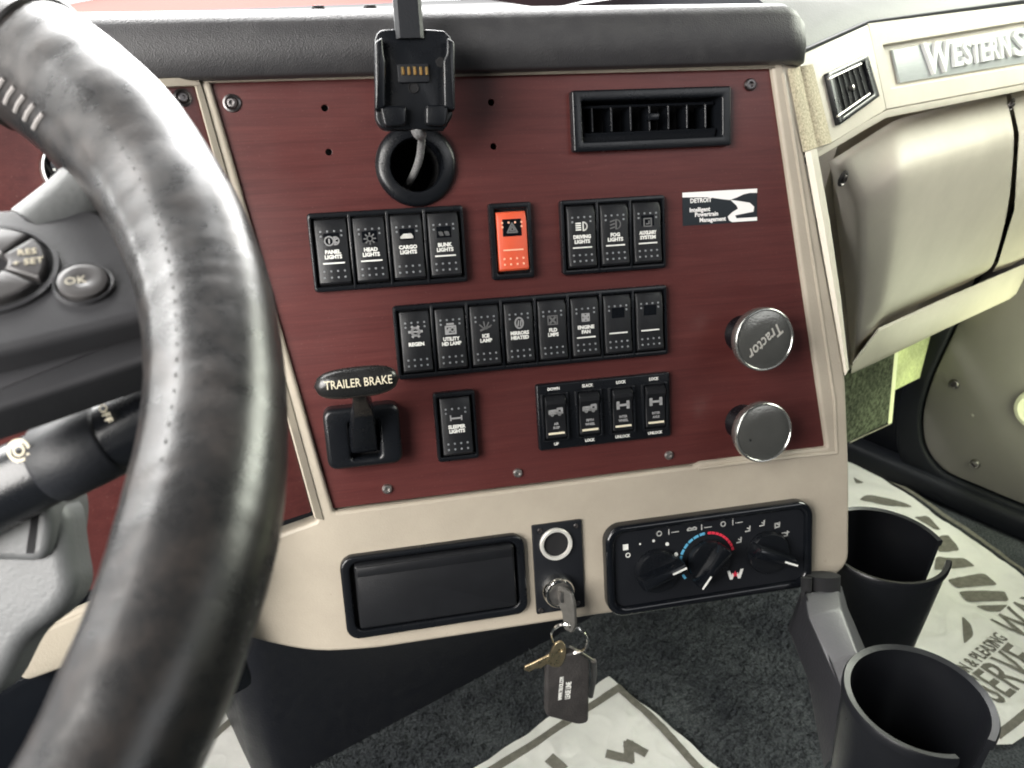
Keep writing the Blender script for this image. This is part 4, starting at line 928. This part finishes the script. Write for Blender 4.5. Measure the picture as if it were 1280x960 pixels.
q = wp_(-12, 338); e = wp_(68, 338); rb = (e - q).length
bm = B(); lathe(bm, q.x, q.y, [(rb * 1.10, hS - .001), (rb * 1.08, hS + .0012), (rb, hS + .0012), (rb * .97, hS - .003)], 56); part('button_ring', bm, M_PADDLE, spk)
bm = B(); lathe(bm, q.x, q.y, [(rb * 1.0, hS + .0004), (.00001, hS + .0004)], 48); part('button_well', bm, M_DARK, spk)
for k, (a0, a1) in enumerate(((-34, 36), (42, 138), (144, 214), (222, 318))):
    bm = B(); pts = [V((q.x + rb * f * math.cos(R(a0 + (a1 - a0) * i / 10)), q.y + rb * f * math.sin(R(a0 + (a1 - a0) * i / 10)))) for f, ii in ((.90, range(11)), (.30, range(10, -1, -1))) for i in ii]
    plate(bm, pts, hS, hS + .0032, .0010, 3); bt = part('button', bm, M_BUTTON, spk, smooth=50)
    if k == 0:
        bm = B(); u = q + V((rb * .62, 0)); text(bm, 'RES', rb * .20, u.x, u.y + rb * .13, hS + .0034, 0, .0001); text(bm, '+ SET', rb * .20, u.x, u.y - rb * .12, hS + .0034, 0, .0001); part('lettering', bm, mat('worn_cream_print', (.34, .31, .23), .6), bt)
q = wp_(105, 357); e = wp_(142, 357); rb = (e - q).length
bm = B(); lathe(bm, q.x, q.y, [(rb * 1.06, hS - .001), (rb * 1.02, hS + .0014), (rb * .93, hS + .0012), (rb * .88, hS + .0002)], 44); part('button_ring', bm, M_PADDLE, spk)
bm = B(); lathe(bm, q.x, q.y, [(rb * .86, hS - .001), (rb * .84, hS + .0022), (rb * .6, hS + .0030), (.00001, hS + .0012)], 40); bt = part('round_button', bm, M_BUTTON, spk, smooth=60)
bm = B(); text(bm, 'OK', rb * .5, q.x - rb * .22, q.y - rb * .1, hS + .0032, 0, .0001); part('lettering', bm, mat('worn_button_print', (.30, .28, .22), .6), bt)

# ================================================================== column stalk and shroud, gauge ring
FS = frame(FW.M @ FW.p3(60, 560, -.06), RT, -DN)                              # behind the wheel, facing the viewer
stk = thing('column_stalk', 'thick black multi-function stalk behind the steering wheel rim', 'stalk', FS, FS.p3(60, 560))
p0, p1 = FS.p3(-120, 668), FS.p3(300, 470); rS = (FS.px(100, 575) - FS.px(60, 490)).length / 2
ax_ = (p1 - p0).normalized(); bm = B(); tube(bm, [p0, p0 + ax_ * .02, p0.lerp(p1, .45), p0.lerp(p1, .97), p1], [rS * 1.08, rS * 1.08, rS * 1.0, rS * .88, rS * .5], 28); part('barrel', bm, M_BLK, stk, smooth=60)
bm = B(); c0 = FS.p3(68, 565); c1 = FS.p3(150, 527); up_ = V((-ax_.y, ax_.x, 0))
tube(bm, [p0.lerp(p1, .43), p0.lerp(p1, .445), p0.lerp(p1, .62), p0.lerp(p1, .63)], [rS * .98, rS * 1.09, rS * 1.06, rS * .95], 28); part('twist_sleeve', bm, M_MATTE, stk, smooth=50)
a_ = math.atan2(ax_.y, ax_.x)
bm = B(); q = FS.px(24, 563, rS * 1.0); stroke(bm, [(q.x + x_, q.y + y_) for x_, y_ in circ_pts(0, 0, .0032, 20, 340, 16)], .0009, rS * 1.02); stroke(bm, [(q.x + x_, q.y + y_) for x_, y_ in circ_pts(0, 0, .0016, 0, 360, 12)], .0006, rS * 1.02)
q = FS.px(118, 497, rS * .8); text(bm, 'N', .0042, q.x, q.y, rS * .86, a_, .0001); q = FS.px(133, 517, rS * 1.0); text(bm, 'OFF', .0036, q.x, q.y, rS * 1.07, a_ - R(90), .0001)
part('lettering', bm, M_CREAM, stk, kind='stuff')
FS2 = frame(FW.M @ FW.p3(30, 720, -.10), RT, -DN)
shr = thing('column_shroud', 'grey plastic steering column shroud in the lower left', 'shroud', FS2, FS2.p3(30, 720))
bm = B(); s1 = [FS2.px(-140, 640), FS2.px(76, 620), FS2.px(84, 695), FS2.px(93, 740), FS2.px(68, 775), FS2.px(30, 800), FS2.px(-10, 880), FS2.px(-140, 900)]
plate(bm, roundpoly(s1, [.004, .008, .01, .012, .02, .02, .01, .004]), -.014, 0, .006, 5); part('lower_cover', bm, M_SHROUD, shr, smooth=50)
bm = B(); s1 = [FS2.px(-140, 600), FS2.px(62, 600), FS2.px(74, 640), FS2.px(66, 700), FS2.px(-140, 694)]
plate(bm, roundpoly(s1, .006), -.02, .004, .003, 4); part('upper_cover', bm, M_SHROUD, shr, smooth=50)
bm = B(); loft(bm, [[FS2.p3(40, 640, .0043), FS2.p3(49, 640, .0043), FS2.p3(42, 692, .0043), FS2.p3(32, 692, .0043)], [FS2.p3(40, 640, .0003), FS2.p3(49, 640, .0003), FS2.p3(42, 692, .0003), FS2.p3(32, 692, .0003)]]); part('seam_gap', bm, M_DARK, shr)
gq = FL.px(96, 214); ge = FL.px(48, 214); gR = (gq - ge).length
gg = thing('gauge', 'round chrome rimmed gauge on the side mahogany panel behind the wheel', 'gauge', FL, (gq.x, gq.y, 0))
bm = B(); lathe(bm, gq.x, gq.y, [(gR, -.0008), (gR, .004), (gR * .96, .006), (gR * .90, .006), (gR * .86, .003)], 56); part('chrome_ring', bm, M_CHROME, gg, smooth=50)
bm = B(); lathe(bm, gq.x, gq.y, [(gR * .88, .0025), (gR * .7, .0032), (.00001, .0034)], 48); part('glass', bm, M_GLASS, gg)
bm = B(); 
for k in range(12): a = R(210 - 20 * k); rbox(bm, gq.x + gR * .62 * math.cos(a) - .0006, gq.x + gR * .62 * math.cos(a) + .0006, gq.y + gR * .62 * math.sin(a) - .0006, gq.y + gR * .62 * math.sin(a) + .0006, .0034, .0037)
part('scale_marks', bm, M_WHT, gg)

# ================================================================== lower dash support, kick panel, sill
kA, kB = FF.w(385, 962), FF.w(742, 770)
dirK = (kB - kA).normalized(); FKP = frame(kA, dirK, UP)
lowp = thing('lower_dash_panel', 'dark vinyl panel under the tan fascia meeting the carpet', 'panel', FKP, (0, 0, 0))
bm = B(); n = 14; top = .52
L = (kB - kA).length; prof = []
for i in range(9): a = R(90 * i / 8); prof.append(V((-.02 - .035 * math.sin(a) + .0, 0, -.035 + .035 * math.cos(a))))
front = [V((L * 1.5, 0, 0)), V((L * .8, 0, 0)), V((L * .3, 0, 0)), V((.01, 0, 0))] + prof + [V((-.055, 0, -.1)), V((-.055, 0, -.4)), V((L * 1.5, 0, -.4))]
loft(bm, [[p + V((0, y, 0)) for p in front] for y in (0, .1, .25, top)])
part('panel_face', bm, M_VINYL, lowp, smooth=50)

kz = .05
pk = frame(FF.w(1280, 745), FWD * -1, UP)          # temporary, replaced below
d = (RT * ((1280 - 640) / 1000) + DN * ((632 - 480) / 1000) + AX); tt = (kz - CAM.z) / d.z; KP = CAM + d * tt
FD = frame(KP, -FWD, UP)                                                        # kick panel plane, faces the truck's middle
kick = thing('kick_panel', 'grey plastic kick panel with rounded corner and black rubber surround', 'panel', FD, FD.p3(1220, 520))
ko = [FD.px(1235, 330), FD.px(1200, 400), FD.px(1165, 475), FD.px(1153, 520), FD.px(1158, 560), FD.px(1180, 588), FD.px(1290, 634), FD.px(1440, 690), FD.px(1440, 300)]
bm = B(); plate(bm, roundpoly(ko, [.01, .05, .05, .03, .03, .03, .05, .01, .01]), -.01, .004, .003, 3); kpn = part('panel_face', bm, M_KICK, kick)
for u, v in ((1193, 480), (1219, 580)): bm = B(); q = FD.px(u, v, .004); screw_head(bm, q.x, q.y, .004, .0085, False); part('screw', bm, M_SCREW, kpn)
bm = B(); q = FD.px(1215, 519, .004); lathe(bm, q.x, q.y, [(.003, .004), (.002, .006), (.00001, .006)], 10); part('peg', bm, M_KICK, kpn)
bm = B(); q = FD.px(1298, 512, .004); e = FD.px(1266, 512, .004); rr3 = abs(q.x - e.x); lathe(bm, q.x, q.y, [(rr3, .003), (rr3 * .97, .010), (rr3 * .8, .012), (rr3 * .5, .008), (.00001, .010)], 44); part('pale_disc', bm, mat('pale_disc_plastic', (.55, .56, .42), .6), kpn)  # pale round disc at the right end of the panel
ring_o = [FD.px(1200, 330, .0), FD.px(1168, 400, .0), FD.px(1133, 475, 0), FD.px(1121, 520, 0), FD.px(1126, 575, 0), FD.px(1160, 612, 0), FD.px(1290, 668, 0), FD.px(1440, 730, 0), FD.px(1440, 280, 0)]
bm = B(); ringplate(bm, roundpoly(ring_o, [.01, .05, .05, .03, .03, .03, .05, .01, .01]), inset(roundpoly(ko, [.01, .05, .05, .03, .03, .03, .05, .01, .01]), -.003), -.02, .012, .006, 3, -.02); part('rubber_surround', bm, M_RUBBER, kick, smooth=50)
bm = B(); rbox(bm, -1.5, 1.0, -kz + .001, .9, -.06, -.021); part('backing', bm, M_RUBBER, kick)
# door sill between the kick panel and the floor
bm = B(); rbox(bm, -1.2, .8, -kz, -kz + .045, -.02, .03, .012, 3); sill = part('door_sill', bm, M_RUBBER, None, FD); sill['kind'] = 'structure'
window_light('added_footwell_light', FD.w(1400, 505, .05), FG.w(1130, 450, -.08), .22, .2, 1.4, (.93, 1, .66))  # lamp added low by the door to brighten the felt; no window modelled
# firewall far forward
fwc = KP + FWD * .62; FWL = frame(V((fwc.x, fwc.y, 0)) - LAT * .6, LAT, UP)
bm = B(); rbox(bm, -1.2, 1.0, 0, .66, -.05, 0); fwl = part('firewall', bm, M_RUBBER, None, FWL); fwl['kind'] = 'structure'
# felt covered heater box below the glove compartment
FH = frame(FG.w(1090, 480, -.05), LAT, UP)
hb = thing('heater_box', 'grey green felt covered box below the glove compartment', 'box', FH, FH.p3(1090, 490))
bm = B(); hq = [FH.p3(1040, 478), FH.p3(1122, 432), FH.p3(1113, 527), FH.p3(1040, 562)]; back = [p + V((.0, 0, -.10)) for p in hq]; loft(bm, [back, hq]); part('felt_face', bm, M_WEAVE, hb)
bm = B(); loft(bm, [[FH.p3(1119, 432, .001), FH.p3(1124, 430, .001), FH.p3(1124, 430, -.006), FH.p3(1119, 432, -.006)], [FH.p3(1110, 530, .001), FH.p3(1115, 529, .001), FH.p3(1115, 529, -.006), FH.p3(1110, 530, -.006)]]); part('edge_strip', bm, mat('lit_green_trim', (.78, .82, .55), .5), hb)  # strip's glare is put into its bright colour
bm = B(); tube(bm, [FH.p3(1062, 553, .001), FH.p3(1112, 530, .001)], .0011, 6); part('lower_edge', bm, M_STEEL, hb)
FH2 = frame(FG.w(1140, 450, -.085), LAT, UP)
sp_ = thing('sunlit_side_panel', 'panel behind the heater box, coloured pale yellow green as if sunlit', 'panel', FH2, FH2.p3(1140, 450))
bm = B(); hq = [FH2.p3(1110, 440), FH2.p3(1170, 405), FH2.p3(1160, 467), FH2.p3(1110, 492)]; loft(bm, [[p + V((0, 0, -.02)) for p in hq], hq]); part('felt_face', bm, M_SUNFELT, sp_)  # face colour already holds the sunlight falling under the dash

# ================================================================== cup holders and their bracket
def campt(u, v, z): return CAM + (RT * ((u - 640) / 1000) + DN * ((v - 480) / 1000) + AX) * z
def cup(label, u, v, z, r, hgt, gap0, gap1):
    c = campt(u, v, z); F = frame(c, (1, 0, 0), (0, 1, 0)); t = thing('cup_holder', label, 'cup holder', F, (0, 0, -hgt), 'open topped cup holders')
    bm = B(); w = .0028; a0, a1 = gap1, gap0 + 360
    prof = [(r * .80, -hgt), (r * .97, -.02), (r * .985, -.0065), (r * 1.018, -.0052), (r * 1.022, -.001), (r * 1.0, .0006), (r - w * 1.2, -.0004), (r * .985 - w, -.006), (r * .78 - w, -hgt + .004)]
    n = 72; rings = [[V((rad_ * math.cos(R(a0 + (a1 - a0) * i / n)), rad_ * math.sin(R(a0 + (a1 - a0) * i / n)), zz)) for rad_, zz in prof] for i in range(n + 1)]
    loft(bm, rings, True, True); part('wall', bm, M_CUP, t, smooth=40)
    bm = B(); lathe(bm, 0, 0, [(r * .80, -hgt), (r * .80, -hgt + .005), (.00001, -hgt + .005)], 40); lathe(bm, 0, 0, [(r * .80, -hgt), (.00001, -hgt)], 40); part('bottom', bm, M_CUP, t)
    return t
def cam_az(): return math.degrees(math.atan2(-AX.y, -AX.x))
cup('front black cup holder, nearer the viewer, with slotted wall', 1149, 872, .436, .0385, .105, 262, 300)
cup('rear black cup holder, half hidden behind the tan fascia edge', 1104, 679, .665, .0505, .13, 322, 352)
FBK = frame(campt(1020, 740, .565), RT, UP)
br = thing('cup_bracket', 'grey plastic bracket under the fascia carrying the cup holders', 'bracket', FBK, (0, 0, 0))
def cw(u, v, z): return FBK.I @ campt(u, v, z)
bm = B()
loft(bm, [[cw(1006, 742, .60), cw(1048, 734, .61), cw(1052, 730, .64), cw(1004, 738, .64)], [cw(1010, 770, .575), cw(1052, 760, .58), cw(1060, 760, .62), cw(1008, 770, .62)], [cw(1036, 830, .55), cw(1072, 815, .55), cw(1090, 830, .6), cw(1036, 830, .6)], [cw(1066, 905, .50), cw(1100, 880, .50), cw(1110, 890, .55), cw(1060, 905, .55)]])
bmesh.ops.bevel(bm, geom=bm.edges[:], offset=.002, segments=2, profile=.5, affect='EDGES'); part('upright', bm, M_BRKT, br)
bm = B()
loft(bm, [[cw(1006, 740, .598), cw(1002, 737, .64), cw(985, 785, .62), cw(990, 795, .60)], [cw(1040, 830, .548), cw(1040, 830, .60), cw(1010, 850, .60), cw(1012, 855, .57)], [cw(1068, 906, .498), cw(1068, 906, .55), cw(1030, 960, .55), cw(1030, 960, .52)]])
part('side_web', bm, mat('dark_bracket_plastic', (.022, .022, .025), .42, bump=.3, bscale=500), br)
bm = B(); a = cw(1008, 722, .605); b = cw(1008, 764, .605); tube(bm, [a, b], .004, 16); a = cw(1028, 718, .615); b = cw(1028, 750, .615); tube(bm, [a, b], .013, 24); part('mount_boss', bm, M_DARK, br)

# ================================================================== paper floor mats
def crumple(x, y, k): return .004 + .0045 * k * (noise.noise(V((x * 9, y * 9, k))) + .5 * noise.noise(V((x * 24, y * 24, k + 4))) + .3 * abs(noise.noise(V((x * 55, y * 55, k + 9)))) + .6)
def ridged(x, y, k): return crumple(x, y, k) + .0034 * k * (1 - abs(noise.noise(V((x * 13, y * 13, 7 + k))))) ** 5 + .0012 * k * (1 - abs(noise.noise(V((x * 34, y * 34, 2 + k))))) ** 5
def paper_mat(label, corners, k, border=.022, org=None):
    P = [FF.px(*c) for c in corners]
    t = thing('paper_floor_mat', label, 'floor mat', FF, (*P[0], 0), 'paper floor mats')
    a, b, c, d = P; n = 120; bm = B(); grid = []
    for i in range(n + 1):
        row = []
        for j in range(n + 1):
            u, v = i / n, j / n; p = a.lerp(b, u).lerp(d.lerp(c, u), v); e = V((noise.noise(V((p.x * 30, p.y * 30, 1))), noise.noise(V((p.x * 30, p.y * 30, 5))))) * .0022
            p = p + e; row.append(V((p.x, p.y, ridged(p.x, p.y, k))))
        grid.append(row)
    loft(bm, grid, False, False, closed=False)
    r = bmesh.ops.solidify(bm, geom=bm.faces[:], thickness=.0004)
    sheet = part('sheet', bm, M_PAPER, t, smooth=60)
    return t, sheet, P
def conform(bm, k, lift=.0010):
    bmesh.ops.triangulate(bm, faces=bm.faces[:])
    for _ in range(5):
        es = [e for e in bm.edges if e.calc_length() > .009]
        if not es: break
        bmesh.ops.subdivide_edges(bm, edges=es, cuts=1); bmesh.ops.triangulate(bm, faces=bm.faces[:])
    for v in bm.verts: v.co.z = ridged(v.co.x, v.co.y, k) + lift
def flatpoly(bm, pts): bm.faces.new([bm.verts.new((p.x, p.y, 0)) for p in ccw(pts)])
def flatline(bm, pts, w):
    for a, b in zip(pts[:-1], pts[1:]):
        d = (b - a).normalized(); nn = V((-d.y, d.x)) * w / 2; flatpoly(bm, [a - nn - d * w * .4, b - nn + d * w * .4, b + nn + d * w * .4, a + nn - d * w * .4])
# right mat
mt, sh, P = paper_mat('large creased paper mat with printed shoe sole, right of the cup holders', [(1262, 938), (1030, 925), (985, 520), (1420, 825)], .9)
bm = B(); flatline(bm, [FF.px(1030, 563), FF.px(1075, 580), FF.px(1180, 650), FF.px(1300, 735), FF.px(1400, 815)], .008); flatline(bm, [FF.px(1245, 926), FF.px(1300, 882), FF.px(1400, 818)], .010); conform(bm, .9); part('border_line', bm, M_INK, sh)
bm = B()
ta, tb_ = FF.px(1218, 872), FF.px(1285, 815); ang = math.atan2((tb_ - ta).y, (tb_ - ta).x)
hh = (FF.px(1229, 834) - FF.px(1258, 872)).length
text(bm, 'TO SERVE', hh * 1.35, FF.px(1188, 908).x, FF.px(1188, 908).y, 0, ang, 0, hh * .02, sx=.62, align='LEFT')
text(bm, 'CLEAN & PLEASING', hh * .50, FF.px(1182, 858).x, FF.px(1182, 858).y, 0, ang, 0, .0005, sx=.62, align='LEFT')
text(bm, 'WAYS', hh * 1.3, FF.px(1258, 797).x, FF.px(1258, 797).y, 0, ang, 0, hh * .02, sx=.75, align='LEFT')
conform(bm, .9); part('lettering', bm, M_INK, sh, kind='stuff')
bm = B()
for q in ([(1072, 631), (1082, 624), (1112, 628), (1140, 640), (1118, 640), (1090, 634)], [(1140, 652), (1158, 650), (1175, 668), (1166, 668)], [(1172, 676), (1183, 674), (1198, 694), (1170, 697)], [(1168, 702), (1204, 703), (1218, 714), (1166, 718)], [(1182, 729), (1228, 722), (1246, 736), (1194, 740)], [(1196, 744), (1254, 744), (1259, 758), (1206, 758)], [(1216, 763), (1258, 763), (1248, 771), (1232, 771)], [(1200, 776), (1212, 788), (1215, 800), (1203, 811)], [(1065, 602), (1080, 609), (1068, 611)]):
    flatpoly(bm, roundpoly([FF.px(*p) for p in q], .006, 3))
conform(bm, .9); part('shoe_sole_print', bm, M_INK, sh)
# centre mat
mt, sh, P = paper_mat('white paper mat corner on the carpet below the hanging keys', [(760, 851), (560, 990), (780, 1180), (975, 1030)], .7)
bm = B(); flatline(bm, [FF.px(590, 985), FF.px(640, 953), FF.px(773, 866), FF.px(828, 918), FF.px(880, 975), FF.px(905, 1000)], .010); conform(bm, .7); part('border_line', bm, M_INK, sh)
bm = B(); flatline(bm, [FF.px(762, 949), FF.px(786, 955), FF.px(785, 937), FF.px(803, 946)], .012); flatline(bm, [FF.px(690, 957), FF.px(700, 966)], .014); flatline(bm, [FF.px(716, 985), FF.px(742, 993), FF.px(738, 972)], .012); conform(bm, .7); part('lettering', bm, M_INK, sh, kind='stuff')
# driver's mat
mt, sh, P = paper_mat('white paper mat in the driver footwell beside the wheel rim', [(318, 868), (366, 968), (260, 1060), (180, 950)], .6)
bm = B(); flatline(bm, [FF.px(270, 925), FF.px(308, 893), FF.px(345, 975)], .010); conform(bm, .6); part('border_line', bm, M_INK, sh)

# ================================================================== outside: the truck's red bonnet beyond the windscreen
hdp = CAM + V((-.28, 2.1, 0))
FHD = frame(V((hdp.x, hdp.y, .650)), (1, 0, 0), (0, 1, 0))
bm = B(); rows = []
for i in range(13):
    t = -1 + 2 * i / 12; rows.append([V((t * .62, y, t * t * -.06 + .11 + .022 * y)) for y in (-.35, .2, .8, 1.4)])
loft(bm, rows, False, False, closed=False); hood = part('truck_bonnet', bm, M_RED, None, FHD, smooth=60); hood['label'] = 'red truck bonnet in daylight beyond the dash top'; hood['category'] = 'bonnet'
window_light('outdoor_daylight', hdp + V((0, .4, 1.7)), hdp + V((0, .3, 0)), 2.4, 1.6, 190, (1, 1, 1))
FSK = frame(PO + FWD * 7, LAT, UP)
bm = B(); rbox(bm, -9, 9, -.6, 7, 0, .05); m = bpy.data.materials.new('bright_sky'); m.use_nodes = True
em = m.node_tree.nodes.new('ShaderNodeEmission'); em.inputs[0].default_value = (1, 1, 1, 1); em.inputs[1].default_value = 1.6
m.node_tree.links.new(em.outputs[0], m.node_tree.nodes['Material Output'].inputs[0])
sky = part('sky', bm, m, None, FSK); sky['kind'] = 'structure'
